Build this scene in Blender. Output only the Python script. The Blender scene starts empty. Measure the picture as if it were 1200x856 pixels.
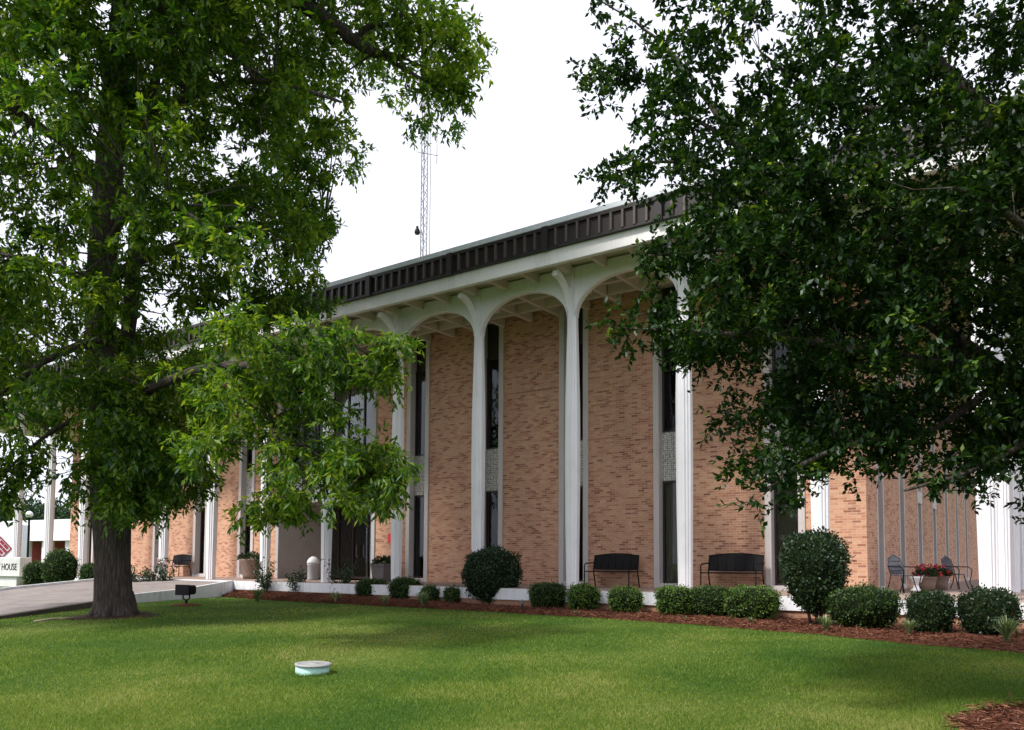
import bpy, bmesh, math, random
import numpy as np
from mathutils import Vector, Matrix
random.seed(7)
rng = np.random.default_rng(11)
S = bpy.context.scene
COL = S.collection
R = math.radians

# ------------------------------------------------------------------ camera
F_PX, PITCH, ROLL, SHIFT, YAW = 952.156, 0.0593, 0.0053, 174.496, 0.6173
CAM = Vector((1.5551, -17.7443, 1.2))
FW = Vector((-math.sin(YAW) * math.cos(PITCH), math.cos(YAW) * math.cos(PITCH), math.sin(PITCH)))
_rt = Vector((math.cos(YAW), math.sin(YAW), 0)); _up = _rt.cross(FW)
RT = _rt * math.cos(ROLL) + _up * math.sin(ROLL)
UP = -_rt * math.sin(ROLL) + _up * math.cos(ROLL)
cd = bpy.data.cameras.new('camera'); cam = bpy.data.objects.new('camera', cd); COL.objects.link(cam)
cam.matrix_world = Matrix(((RT.x, UP.x, -FW.x, CAM.x), (RT.y, UP.y, -FW.y, CAM.y), (RT.z, UP.z, -FW.z, CAM.z), (0, 0, 0, 1)))
cd.sensor_width = 36.0; cd.sensor_fit = 'HORIZONTAL'
cd.lens = F_PX / 1200 * 36; cd.shift_y = SHIFT / 1200
cd.clip_start = 0.1; cd.clip_end = 2000
S.camera = cam

# ------------------------------------------------------------------ sky, sun, exposure
SUN_DIR = Vector((-0.20, -0.60, 0.77)).normalized()      # towards the sun
sun_el = math.asin(SUN_DIR.z); sun_az = math.atan2(SUN_DIR.x, SUN_DIR.y)
W = bpy.data.worlds.new('World'); S.world = W; W.use_nodes = True
nt = W.node_tree; nt.nodes.clear()
out = nt.nodes.new('ShaderNodeOutputWorld'); bg = nt.nodes.new('ShaderNodeBackground')
sky = nt.nodes.new('ShaderNodeTexSky'); sky.sky_type = 'NISHITA'; sky.sun_disc = False
sky.sun_elevation = sun_el; sky.sun_rotation = sun_az; sky.dust_density = 4.0; sky.air_density = 1.0
hs = nt.nodes.new('ShaderNodeHueSaturation'); hs.inputs['Saturation'].default_value = 0.25
mx = nt.nodes.new('ShaderNodeMix'); mx.data_type = 'RGBA'; mx.inputs[0].default_value = 0.78
mx.inputs[7].default_value = (11.0, 11.2, 12.9, 1)       # bright overcast veil
nt.links.new(sky.outputs[0], hs.inputs['Color']); nt.links.new(hs.outputs[0], mx.inputs[6])
nt.links.new(mx.outputs[2], bg.inputs['Color']); bg.inputs['Strength'].default_value = 0.084
nt.links.new(bg.outputs[0], out.inputs['Surface'])
sd = bpy.data.lights.new('sun', 'SUN'); sd.energy = 2.9; sd.angle = R(8); sd.color = (1.0, 0.95, 0.89)
so = bpy.data.objects.new('sun', sd); COL.objects.link(so)
so.rotation_euler = SUN_DIR.to_track_quat('Z', 'Y').to_euler()
S.view_settings.view_transform = 'Standard'; S.view_settings.look = 'None'
S.view_settings.exposure = 0.66; S.view_settings.gamma = 1.0
S.view_settings.use_curve_mapping = False
S.render.engine = 'CYCLES'

# ------------------------------------------------------------------ pixel -> world helpers (for measuring positions)
def ray(px, py):
    return FW + RT * ((px - 600) / F_PX) - UP * ((py - 428 - SHIFT) / F_PX)
def at(px, py, depth):
    return CAM + ray(px, py) * depth
def gz(x, y):
    t = min(max((-2.5 - y) / 12.0, 0.0), 1.0)
    return -0.25 * t * t * (3 - 2 * t)
def gzv(x, y):
    t = np.clip((-2.5 - y) / 12.0, 0, 1)
    return -0.25 * t * t * (3 - 2 * t)
def ground(px, py):
    d = ray(px, py); z = 0.0
    for _ in range(12):
        t = (z - CAM.z) / d.z; p = CAM + d * t; z = gz(p.x, p.y)
    return Vector((p.x, p.y, z))
def depth(p):
    return (p - CAM).dot(FW)
def on_y(px, py, Y):
    d = ray(px, py); return CAM + d * ((Y - CAM.y) / d.y)
def on_z(px, py, Z):
    d = ray(px, py); return CAM + d * ((Z - CAM.z) / d.z)

# ------------------------------------------------------------------ materials
def newmat(name):
    m = bpy.data.materials.new(name); m.use_nodes = True
    n = m.node_tree; n.nodes.clear()
    o = n.nodes.new('ShaderNodeOutputMaterial')
    return m, n, o
def N(n, t, **kw):
    x = n.nodes.new('ShaderNode' + t)
    for k, v in kw.items(): setattr(x, k, v)
    return x
def ramp(n, fac, stops):
    r = N(n, 'ValToRGB'); el = r.color_ramp.elements
    while len(el) < len(stops): el.new(0.5)
    for e, (p, c) in zip(el, stops):
        e.position = p; e.color = (c[0], c[1], c[2], 1)
    n.links.new(fac, r.inputs[0]); return r.outputs[0]
def pos(n):
    return N(n, 'NewGeometry').outputs['Position']
def noise(n, scale, detail=4, rough=0.6, vec=None, out='Fac'):
    t = N(n, 'TexNoise'); t.inputs['Scale'].default_value = scale; t.inputs['Detail'].default_value = detail
    t.inputs['Roughness'].default_value = rough
    if vec is None: vec = pos(n)
    n.links.new(vec, t.inputs['Vector']); return t.outputs[out]
def mapping(n, vec, scale=(1, 1, 1)):
    m = N(n, 'Mapping'); m.inputs['Scale'].default_value = scale; n.links.new(vec, m.inputs['Vector']); return m.outputs[0]
def bump(n, h, strength, dist=0.02):
    b = N(n, 'Bump'); b.inputs['Strength'].default_value = strength; b.inputs['Distance'].default_value = dist
    n.links.new(h, b.inputs['Height']); return b.outputs[0]
def principled(n, o, color=None, rough=0.6, spec=0.5, metal=0.0, normal=None):
    p = N(n, 'BsdfPrincipled'); p.inputs['Roughness'].default_value = rough; p.inputs['Metallic'].default_value = metal
    p.inputs['Specular IOR Level'].default_value = spec
    if color is not None:
        if hasattr(color, 'links') or not isinstance(color, tuple): n.links.new(color, p.inputs['Base Color'])
        else: p.inputs['Base Color'].default_value = (*color, 1)
    if normal is not None: n.links.new(normal, p.inputs['Normal'])
    n.links.new(p.outputs[0], o.inputs['Surface']); return p
def simple(name, c, rough=0.6, spec=0.4, metal=0.0, var=0.12, scale=6.0, bumpy=0.15):
    m, n, o = newmat(name)
    f = noise(n, scale, 6, 0.65)
    col = ramp(n, f, [(0.3, tuple(v * (1 - var) for v in c)), (0.7, tuple(min(1, v * (1 + var)) for v in c))])
    principled(n, o, col, rough, spec, metal, bump(n, noise(n, scale * 12, 3), bumpy, 0.004)); return m

def mat_paint(name, c, streak=0.18):
    m, n, o = newmat(name)
    p = pos(n)
    f1 = noise(n, 3.0, 6, 0.7, mapping(n, p, (5, 5, 0.35)))
    f2 = noise(n, 1.3, 5, 0.6, p)
    a = N(n, 'Math', operation='ADD'); n.links.new(f1, a.inputs[0]); n.links.new(f2, a.inputs[1])
    col = ramp(n, a.outputs[0], [(0.72, tuple(v * (1 - streak) for v in c)), (1.05, c)])
    principled(n, o, col, 0.55, 0.35, 0, bump(n, noise(n, 45, 4, 0.7, p), 0.12, 0.004)); return m

def mat_brick():
    m, n, o = newmat('tan_brick')
    p = pos(n); s = N(n, 'SeparateXYZ'); n.links.new(p, s.inputs[0])
    a = N(n, 'Math', operation='ADD'); n.links.new(s.outputs[0], a.inputs[0]); n.links.new(s.outputs[1], a.inputs[1])
    c = N(n, 'CombineXYZ'); n.links.new(a.outputs[0], c.inputs[0]); n.links.new(s.outputs[2], c.inputs[1])
    b = N(n, 'TexBrick'); n.links.new(c.outputs[0], b.inputs['Vector'])
    b.inputs['Scale'].default_value = 1.0; b.inputs['Brick Width'].default_value = 0.20; b.inputs['Row Height'].default_value = 0.062
    b.inputs['Mortar Size'].default_value = 0.006; b.inputs['Mortar Smooth'].default_value = 0.15; b.inputs['Bias'].default_value = 0.0
    b.inputs['Color1'].default_value = (0, 0, 0, 1); b.inputs['Color2'].default_value = (1, 1, 1, 1)
    b.inputs['Mortar'].default_value = (0.5, 0.5, 0.5, 1)
    col = ramp(n, b.outputs['Color'], [(0.0, (0.63, 0.375, 0.245)), (0.42, (0.59, 0.325, 0.205)), (0.70, (0.53, 0.265, 0.165)), (0.86, (0.43, 0.195, 0.12)), (1.0, (0.29, 0.12, 0.08))])
    fine = noise(n, 14.0, 5, 0.7, mapping(n, p, (1, 1, 2.5)))
    big = noise(n, 0.9, 5, 0.7, mapping(n, p, (1, 1, .28)))
    mm = N(n, 'Mix', data_type='RGBA', blend_type='MULTIPLY'); mm.inputs[0].default_value = 1.0
    n.links.new(col, mm.inputs[6])
    n.links.new(ramp(n, fine, [(0.3, (0.82, 0.80, 0.78)), (0.7, (1.12, 1.1, 1.08))]), mm.inputs[7])
    m2 = N(n, 'Mix', data_type='RGBA', blend_type='MULTIPLY'); m2.inputs[0].default_value = 1.0
    n.links.new(mm.outputs[2], m2.inputs[6]); n.links.new(ramp(n, big, [(0.32, (0.82, 0.79, 0.77)), (0.5, (0.97, 0.96, 0.95)), (0.68, (1.08, 1.07, 1.05))]), m2.inputs[7])
    m3 = N(n, 'Mix', data_type='RGBA'); n.links.new(b.outputs['Fac'], m3.inputs[0])
    n.links.new(m2.outputs[2], m3.inputs[6]); m3.inputs[7].default_value = (0.54, 0.41, 0.32, 1)
    inv = N(n, 'Math', operation='SUBTRACT'); inv.inputs[0].default_value = 1.0; n.links.new(b.outputs['Fac'], inv.inputs[1])
    principled(n, o, m3.outputs[2], 0.85, 0.25, 0, bump(n, inv.outputs[0], 0.5, 0.006)); return m

def mat_leaf(name, stops, trans=0.35, gloss=0.06, rough=0.4, nscale=0.5, namp=0.5):
    m, n, o = newmat(name)
    g = N(n, 'NewGeometry')
    nz = noise(n, nscale, 3, 0.6, g.outputs['Position'])
    a = N(n, 'MapRange'); a.inputs['From Min'].default_value = 0.3; a.inputs['From Max'].default_value = 0.7
    a.inputs['To Min'].default_value = -namp / 2; a.inputs['To Max'].default_value = namp / 2; n.links.new(nz, a.inputs['Value'])
    s = N(n, 'Math', operation='MULTIPLY_ADD'); s.inputs[1].default_value = 0.75
    n.links.new(g.outputs['Random Per Island'], s.inputs[0])
    b2 = N(n, 'Math', operation='ADD'); b2.inputs[1].default_value = 0.12; n.links.new(a.outputs[0], b2.inputs[0]); n.links.new(b2.outputs[0], s.inputs[2])
    c = ramp(n, s.outputs[0], stops)
    d = N(n, 'BsdfDiffuse'); n.links.new(c, d.inputs['Color'])
    t = N(n, 'BsdfTranslucent')
    tc = N(n, 'Mix', data_type='RGBA', blend_type='MULTIPLY'); tc.inputs[0].default_value = 1.0; n.links.new(c, tc.inputs[6]); tc.inputs[7].default_value = (1.5, 1.6, 0.7, 1)
    n.links.new(tc.outputs[2], t.inputs['Color'])
    gl = N(n, 'BsdfGlossy'); gl.inputs['Roughness'].default_value = rough; gl.inputs['Color'].default_value = (0.9, 0.95, 1, 1)
    m1 = N(n, 'MixShader'); m1.inputs[0].default_value = trans; n.links.new(d.outputs[0], m1.inputs[1]); n.links.new(t.outputs[0], m1.inputs[2])
    m2 = N(n, 'MixShader'); m2.inputs[0].default_value = gloss; n.links.new(m1.outputs[0], m2.inputs[1]); n.links.new(gl.outputs[0], m2.inputs[2])
    n.links.new(m2.outputs[0], o.inputs['Surface']); return m

def mat_bark(name, c1, c2):
    m, n, o = newmat(name)
    p = pos(n); v = mapping(n, p, (11, 11, 1.1))
    wv = noise(n, 3.0, 3, 0.6, p, 'Color')
    ad = N(n, 'Mix', data_type='RGBA', blend_type='ADD'); ad.inputs[0].default_value = 0.9; n.links.new(v, ad.inputs[6]); n.links.new(wv, ad.inputs[7])
    vo = N(n, 'TexVoronoi', feature='DISTANCE_TO_EDGE'); vo.inputs['Scale'].default_value = 1.5; n.links.new(ad.outputs[2], vo.inputs['Vector'])
    f = noise(n, 2.2, 8, 0.75, v)
    mr = N(n, 'MapRange'); mr.inputs['From Max'].default_value = 0.28; n.links.new(vo.outputs['Distance'], mr.inputs['Value'])
    h = N(n, 'Math', operation='MULTIPLY_ADD'); h.inputs[1].default_value = 0.28; n.links.new(mr.outputs[0], h.inputs[0])
    h2 = N(n, 'Math', operation='MULTIPLY'); h2.inputs[1].default_value = 0.95; n.links.new(f, h2.inputs[0]); n.links.new(h2.outputs[0], h.inputs[2])
    col = ramp(n, h.outputs[0], [(0.25, c1), (0.6, c2), (0.92, tuple(min(1, x * 1.9) for x in c2))])
    principled(n, o, col, 0.95, 0.15, 0, bump(n, h.outputs[0], 1.0, 0.07)); return m

def mat_lawn():
    m, n, o = newmat('lawn_soil')
    p = pos(n)
    a = noise(n, 0.35, 5, 0.6, p); b = noise(n, 9.0, 6, 0.75, p)
    s = N(n, 'Math', operation='MULTIPLY_ADD'); s.inputs[1].default_value = 0.6; n.links.new(a, s.inputs[0])
    h = N(n, 'Math', operation='MULTIPLY'); h.inputs[1].default_value = 0.4; n.links.new(b, h.inputs[0]); n.links.new(h.outputs[0], s.inputs[2])
    col = ramp(n, s.outputs[0], [(0.34, (0.030, 0.075, 0.012)), (0.5, (0.055, 0.11, 0.016)), (0.66, (0.12, 0.16, 0.035))])
    principled(n, o, col, 0.9, 0.1, 0, bump(n, noise(n, 60, 4, 0.8, p), 0.7, 0.03)); return m

def mat_mulch():
    m, n, o = newmat('pine_straw_mulch')
    p = pos(n)
    f = noise(n, 22.0, 7, 0.8, p)
    col = ramp(n, f, [(0.3, (0.04, 0.017, 0.011)), (0.5, (0.15, 0.056, 0.032)), (0.7, (0.27, 0.115, 0.07))])
    principled(n, o, col, 0.95, 0.1, 0, bump(n, f, 1.0, 0.05)); return m

def mat_glass():
    m, n, o = newmat('tinted_window_glass')
    t = N(n, 'BsdfTransparent'); t.inputs['Color'].default_value = (0.72, 0.73, 0.70, 1)
    g = N(n, 'BsdfGlossy'); g.inputs['Roughness'].default_value = 0.02; g.inputs['Color'].default_value = (0.9, 0.93, 1, 1)
    f = N(n, 'Fresnel'); f.inputs['IOR'].default_value = 1.33
    k = N(n, 'MixShader'); n.links.new(f.outputs[0], k.inputs[0]); n.links.new(t.outputs[0], k.inputs[1]); n.links.new(g.outputs[0], k.inputs[2])
    n.links.new(k.outputs[0], o.inputs['Surface']); return m

def mat_spandrel():
    m, n, o = newmat('pierced_spandrel')
    p = pos(n); s = N(n, 'SeparateXYZ'); n.links.new(p, s.inputs[0])
    a = N(n, 'Math', operation='ADD'); n.links.new(s.outputs[0], a.inputs[0]); n.links.new(s.outputs[1], a.inputs[1])
    c = N(n, 'CombineXYZ'); n.links.new(a.outputs[0], c.inputs[0]); n.links.new(s.outputs[2], c.inputs[1])
    v = N(n, 'TexVoronoi'); v.inputs['Scale'].default_value = 17; v.inputs['Randomness'].default_value = 0.35; n.links.new(c.outputs[0], v.inputs['Vector'])
    col = ramp(n, v.outputs['Distance'], [(0.18, (0.62, 0.61, 0.57)), (0.42, (0.5, 0.49, 0.46)), (0.55, (0.2, 0.19, 0.18))])
    principled(n, o, col, 0.7, 0.3, 0, bump(n, v.outputs['Distance'], 0.5, 0.02)); return m

def mat_concrete(name, c):
    m, n, o = newmat(name)
    p = pos(n); f = noise(n, 1.6, 7, 0.7, p); g = noise(n, 40, 4, 0.7, p)
    s = N(n, 'Math', operation='MULTIPLY_ADD'); s.inputs[1].default_value = 0.7; n.links.new(f, s.inputs[0])
    h = N(n, 'Math', operation='MULTIPLY'); h.inputs[1].default_value = 0.3; n.links.new(g, h.inputs[0]); n.links.new(h.outputs[0], s.inputs[2])
    col = ramp(n, s.outputs[0], [(0.33, tuple(v * 0.65 for v in c)), (0.5, c), (0.68, tuple(v * 1.2 for v in c))])
    principled(n, o, col, 0.9, 0.2, 0, bump(n, g, 0.4, 0.006)); return m

M = {}
M['white'] = mat_paint('white_painted_concrete', (0.82, 0.815, 0.835), 0.10)
M['slab'] = mat_paint('white_painted_slab_edge', (0.76, 0.77, 0.79), 0.3)
M['soffit'] = mat_paint('cream_soffit', (0.62, 0.55, 0.47), 0.15)
M['beam'] = mat_paint('pale_beam', (0.80, 0.78, 0.76), 0.15)
M['brick'] = mat_brick()
M['stone'] = mat_paint('grey_stone_frame', (0.55, 0.51, 0.49), 0.15)
M['stucco'] = mat_paint('grey_stucco', (0.46, 0.45, 0.44), 0.2)
M['bronze'] = simple('dark_bronze', (0.030, 0.022, 0.022), 0.45, 0.4)
M['fascia'] = simple('brown_fascia_metal', (0.019, 0.014, 0.0145), 0.5, 0.4)
M['fascia_rib'] = simple('brown_fascia_rib', (0.075, 0.058, 0.052), 0.45, 0.5)
M['coping'] = simple('grey_coping_metal', (0.58, 0.61, 0.64), 0.4, 0.5)
M['glass'] = mat_glass()
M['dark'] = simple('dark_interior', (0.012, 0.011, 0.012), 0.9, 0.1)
M['blind'] = simple('olive_blind', (0.26, 0.25, 0.19), 0.8, 0.2)
M['spandrel'] = mat_spandrel()
M['transom'] = simple('brown_transom', (0.035, 0.026, 0.024), 0.6, 0.3)
M['terra'] = mat_concrete('porch_floor_tile', (0.33, 0.25, 0.21))
M['concrete'] = mat_concrete('walk_concrete', (0.25, 0.22, 0.205))
M['concdark'] = mat_concrete('dark_concrete', (0.10, 0.085, 0.07))
M['basebrick'] = mat_concrete('base_brick', (0.36, 0.20, 0.13))
M['blackmetal'] = simple('black_metal', (0.009, 0.008, 0.009), 0.6, 0.2)
M['bluegrey'] = simple('blue_grey_metal', (0.085, 0.088, 0.105), 0.5, 0.5)
M['galv'] = simple('galvanised_steel', (0.20, 0.20, 0.20), 0.7, 0.2, 0.0)
M['mint'] = simple('mint_plastic', (0.42, 0.68, 0.60), 0.5, 0.4)
M['lidgrey'] = simple('grey_lid', (0.30, 0.30, 0.29), 0.6, 0.4)
M['clay'] = simple('clay_planter', (0.24, 0.17, 0.14), 0.9, 0.2)
M['greyplanter'] = simple('grey_planter', (0.17, 0.15, 0.15), 0.9, 0.2)
M['canwhite'] = simple('white_plastic', (0.72, 0.73, 0.74), 0.5, 0.4)
M['bingrey'] = simple('grey_bin_plastic', (0.42, 0.42, 0.43), 0.6, 0.3)
M['red'] = simple('red_paper', (0.62, 0.045, 0.05), 0.7, 0.3)
M['paper'] = simple('white_paper', (0.72, 0.72, 0.75), 0.8, 0.2)
M['blue'] = simple('seal_blue', (0.05, 0.09, 0.22), 0.6, 0.3)
M['signwhite'] = mat_paint('sign_white', (0.72, 0.72, 0.70), 0.2)
M['letter'] = simple('dark_letters', (0.02, 0.02, 0.02), 0.6, 0.3)
M['storewhite'] = mat_paint('store_white_metal', (0.80, 0.80, 0.84), 0.05)
M['storered'] = mat_concrete('store_red_brick', (0.30, 0.065, 0.055))
M['maroon'] = simple('maroon_paint', (0.28, 0.03, 0.05), 0.6, 0.3)
M['globe'] = simple('white_globe', (0.85, 0.86, 0.86), 0.3, 0.5)
M['lawn'] = mat_lawn()
M['mulch'] = mat_mulch()
M['straw'] = mat_leaf('pine_straw_strands', [(0.0, (0.06, 0.022, 0.013)), (0.5, (0.20, 0.077, 0.043)), (1.0, (0.36, 0.18, 0.11))], 0.0, 0.02, 0.6, 1.5, 0.3)
M['grass'] = mat_leaf('grass_blades', [(0.0, (0.036, 0.100, 0.012)), (0.36, (0.095, 0.178, 0.022)), (0.60, (0.185, 0.25, 0.036)), (0.84, (0.29, 0.31, 0.068)), (1.0, (0.38, 0.35, 0.14))], 0.35, 0.012, 0.5, 0.33, 0.75)
M['pecan'] = mat_leaf('pecan_leaves', [(0.0, (0.016, 0.050, 0.006)), (0.4, (0.048, 0.118, 0.010)), (0.72, (0.13, 0.21, 0.014)), (1.0, (0.30, 0.36, 0.03))], 0.46, 0.022, 0.5, 0.45, 0.5)
M['oak'] = mat_leaf('oak_leaves', [(0.0, (0.006, 0.019, 0.005)), (0.45, (0.014, 0.040, 0.008)), (0.78, (0.034, 0.078, 0.011)), (0.93, (0.09, 0.16, 0.018)), (1.0, (0.24, 0.30, 0.04))], 0.28, 0.022, 0.45, 2.2, 0.55)
M['box'] = mat_leaf('boxwood_leaves', [(0.0, (0.016, 0.038, 0.009)), (0.5, (0.036, 0.080, 0.014)), (1.0, (0.11, 0.17, 0.035))], 0.25, 0.022, 0.5, 2.0, 0.4)
M['boxbright'] = mat_leaf('fresh_boxwood_leaves', [(0.0, (0.026, 0.065, 0.010)), (0.5, (0.075, 0.15, 0.020)), (1.0, (0.17, 0.26, 0.045))], 0.3, 0.022, 0.5, 2.0, 0.4)
M['holly'] = mat_leaf('dark_holly_leaves', [(0.0, (0.009, 0.022, 0.009)), (0.6, (0.019, 0.046, 0.012)), (0.92, (0.04, 0.08, 0.018)), (1.0, (0.16, 0.06, 0.03))], 0.2, 0.03, 0.45, 2.0, 0.4)
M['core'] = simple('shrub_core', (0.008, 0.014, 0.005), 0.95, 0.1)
M['liriope'] = mat_leaf('striped_liriope', [(0.0, (0.05, 0.09, 0.03)), (0.5, (0.13, 0.19, 0.07)), (1.0, (0.42, 0.45, 0.28))], 0.25, 0.05, 0.4, 2.0, 0.2)
M['rose'] = mat_leaf('rose_leaves', [(0.0, (0.010, 0.028, 0.010)), (0.6, (0.024, 0.055, 0.016)), (1.0, (0.06, 0.10, 0.03))], 0.2, 0.05, 0.4, 2.0, 0.4)
M['petal'] = simple('red_petals', (0.55, 0.025, 0.04), 0.6, 0.3)
M['pinkpetal'] = simple('pink_petals', (0.75, 0.45, 0.50), 0.6, 0.3)
M['fartree'] = mat_leaf('far_tree_leaves', [(0.0, (0.014, 0.036, 0.014)), (0.6, (0.030, 0.065, 0.024)), (1.0, (0.06, 0.11, 0.04))], 0.25, 0.02, 0.5, 0.2, 0.5)
M['bark'] = mat_bark('pecan_bark', (0.022, 0.018, 0.016), (0.085, 0.070, 0.062))
M['oakbark'] = mat_bark('oak_bark', (0.03, 0.025, 0.021), (0.12, 0.10, 0.085))
M['stick'] = simple('dry_stick', (0.36, 0.30, 0.22), 0.9, 0.1)
M['ash'] = simple('dark_soil', (0.05, 0.03, 0.02), 0.95, 0.1)

# ------------------------------------------------------------------ mesh builder
class MB:
    def __init__(s): s.v = []; s.f = []; s.smooth = []; s.mi = 0; s.mids = []
    def add(s, vs, fs, sm=False):
        b = len(s.v); s.v += [tuple(v) for v in vs]; s.f += [tuple(i + b for i in f) for f in fs]; s.smooth += [sm] * len(fs); s.mids += [s.mi] * len(fs); return s
    def box(s, x0, x1, y0, y1, z0, z1):
        vs = [(x, y, z) for x in (x0, x1) for y in (y0, y1) for z in (z0, z1)]
        return s.add(vs, [(0, 1, 3, 2), (4, 6, 7, 5), (0, 4, 5, 1), (2, 3, 7, 6), (0, 2, 6, 4), (1, 5, 7, 3)])
    def bbox(s, x0, x1, y0, y1, z0, z1, b=0.01):
        # box with chamfered edges
        bm = bmesh.new(); bmesh.ops.create_cube(bm, size=1.0)
        for v in bm.verts: v.co = Vector((x0 + (v.co.x + .5) * (x1 - x0), y0 + (v.co.y + .5) * (y1 - y0), z0 + (v.co.z + .5) * (z1 - z0)))
        bmesh.ops.bevel(bm, geom=bm.edges[:], offset=b, segments=1, affect='EDGES')
        bm.verts.index_update()
        s.add([v.co[:] for v in bm.verts], [[v.index for v in f.verts] for f in bm.faces]); bm.free(); return s
    def tube(s, pts, radii, n=8, cap=True, sm=True, rough=0.0):
        pts = [Vector(p) for p in pts]
        if not hasattr(radii, '__len__'): radii = [radii] * len(pts)
        vs = []; fs = []; u = None
        for i, p in enumerate(pts):
            d = (pts[min(i + 1, len(pts) - 1)] - pts[max(i - 1, 0)]).normalized()
            if u is None:
                u = d.orthogonal().normalized()
            u = (u - d * u.dot(d)).normalized(); w = d.cross(u)
            for k in range(n):
                a = 2 * math.pi * k / n
                rr = radii[i] * (1 + rough * (random.random() - .5))
                vs.append(p + (u * math.cos(a) + w * math.sin(a)) * rr)
        for i in range(len(pts) - 1):
            for k in range(n):
                a = i * n + k; b = i * n + (k + 1) % n
                fs.append((a, b, b + n, a + n))
        if cap:
            fs.append(tuple(range(n))[::-1]); fs.append(tuple(range((len(pts) - 1) * n, len(pts) * n)))
        return s.add(vs, fs, sm)
    def lathe(s, prof, n=24, c=(0, 0, 0), sm=True):
        vs = []; fs = []
        for r, z in prof:
            for k in range(n):
                a = 2 * math.pi * k / n; vs.append((c[0] + r * math.cos(a), c[1] + r * math.sin(a), c[2] + z))
        for i in range(len(prof) - 1):
            for k in range(n):
                a = i * n + k; b = i * n + (k + 1) % n; fs.append((a, b, b + n, a + n))
        fs.append(tuple(range(n))[::-1]); fs.append(tuple(range((len(prof) - 1) * n, len(prof) * n)))
        return s.add(vs, fs, sm)
    def loft(s, sections, sm=False):
        n = len(sections[0]); vs = [p for sec in sections for p in sec]; fs = []
        for i in range(len(sections) - 1):
            for k in range(n):
                a = i * n + k; b = i * n + (k + 1) % n; fs.append((a, b, b + n, a + n))
        fs.append(tuple(range(n))[::-1]); fs.append(tuple(range((len(sections) - 1) * n, len(sections) * n)))
        return s.add(vs, fs, sm)
    def xform(s, mat, start=0):
        for i in range(start, len(s.v)): s.v[i] = tuple(mat @ Vector(s.v[i]))
        return s
    def build(s, name, mat, parent=None, loc=None):
        me = bpy.data.meshes.new(name); me.from_pydata(s.v, [], s.f); me.validate()
        bm = bmesh.new(); bm.from_mesh(me); bmesh.ops.recalc_face_normals(bm, faces=bm.faces); bm.to_mesh(me); bm.free()
        if len(me.polygons) == len(s.smooth): me.polygons.foreach_set('use_smooth', s.smooth)
        if len(me.polygons) == len(s.mids): me.polygons.foreach_set('material_index', s.mids)
        mats = mat if isinstance(mat, (list, tuple)) else [mat]
        for m_ in mats: me.materials.append(m_)
        o = bpy.data.objects.new(name, me); COL.objects.link(o)
        if parent is not None: o.parent = parent
        if loc is not None: o.location = loc
        return o
def tag(o, label=None, cat=None, group=None, kind=None):
    if label: o['label'] = label
    if cat: o['category'] = cat
    if group: o['group'] = group
    if kind: o['kind'] = kind
    return o
def empty(name, loc, rz=0, label=None, cat=None, group=None):
    o = bpy.data.objects.new(name, None); COL.objects.link(o); o.location = loc; o.rotation_euler = (0, 0, rz)
    o.empty_display_size = 0.2
    return tag(o, label, cat, group)
KIDS = {}
def copy_tree(o, parent=None):
    c = o.copy(); COL.objects.link(c)
    if parent is not None: c.parent = parent
    for ch in list(o.children): copy_tree(ch, c)
    return c

def leaf_mesh(name, mat, P, D, Nn, L, Wd, fold=0.18, parent=None, loc=None):
    """many two-triangle leaves as one mesh. P base points, D length directions, Nn rough normals"""
    P = np.asarray(P, np.float32); D = np.asarray(D, np.float32); Nn = np.asarray(Nn, np.float32)
    n = len(P)
    D = D / (np.linalg.norm(D, axis=1, keepdims=True) + 1e-9)
    side = np.cross(D, Nn); side /= (np.linalg.norm(side, axis=1, keepdims=True) + 1e-9)
    nn = np.cross(side, D)
    L = np.broadcast_to(np.asarray(L, np.float32), (n,))[:, None]; Wd = np.broadcast_to(np.asarray(Wd, np.float32), (n,))[:, None]
    V = np.empty((n, 4, 3), np.float32)
    V[:, 0] = P
    mid = P + D * L * 0.5 + nn * (L * fold * 0.5)
    V[:, 1] = mid + side * Wd * 0.5 - nn * (Wd * fold)
    V[:, 2] = P + D * L - nn * (L * fold * 0.3)
    V[:, 3] = mid - side * Wd * 0.5 - nn * (Wd * fold)
    if loc is not None: V -= np.asarray(loc, np.float32)
    idx = np.arange(n, dtype=np.int32)[:, None] * 4
    T = np.concatenate([idx + 0, idx + 1, idx + 2, idx + 0, idx + 2, idx + 3], axis=1).reshape(-1)
    return raw_mesh(name, mat, V.reshape(-1, 3), T, parent, loc)
def raw_mesh(name, mat, V, T, parent=None, loc=None):
    me = bpy.data.meshes.new(name); nt3 = len(T) // 3
    me.vertices.add(len(V)); me.vertices.foreach_set('co', np.ascontiguousarray(V, np.float32).reshape(-1))
    me.loops.add(len(T)); me.loops.foreach_set('vertex_index', np.ascontiguousarray(T, np.int32))
    me.polygons.add(nt3)
    me.polygons.foreach_set('loop_start', np.arange(0, nt3 * 3, 3, dtype=np.int32))
    me.update(calc_edges=True); me.validate()
    me.materials.append(mat)
    o = bpy.data.objects.new(name, me); COL.objects.link(o)
    if parent is not None: o.parent = parent
    elif loc is not None: o.location = loc
    return o
def unit(n):
    v = rng.normal(size=(n, 3)); return v / np.linalg.norm(v, axis=1, keepdims=True)

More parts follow.
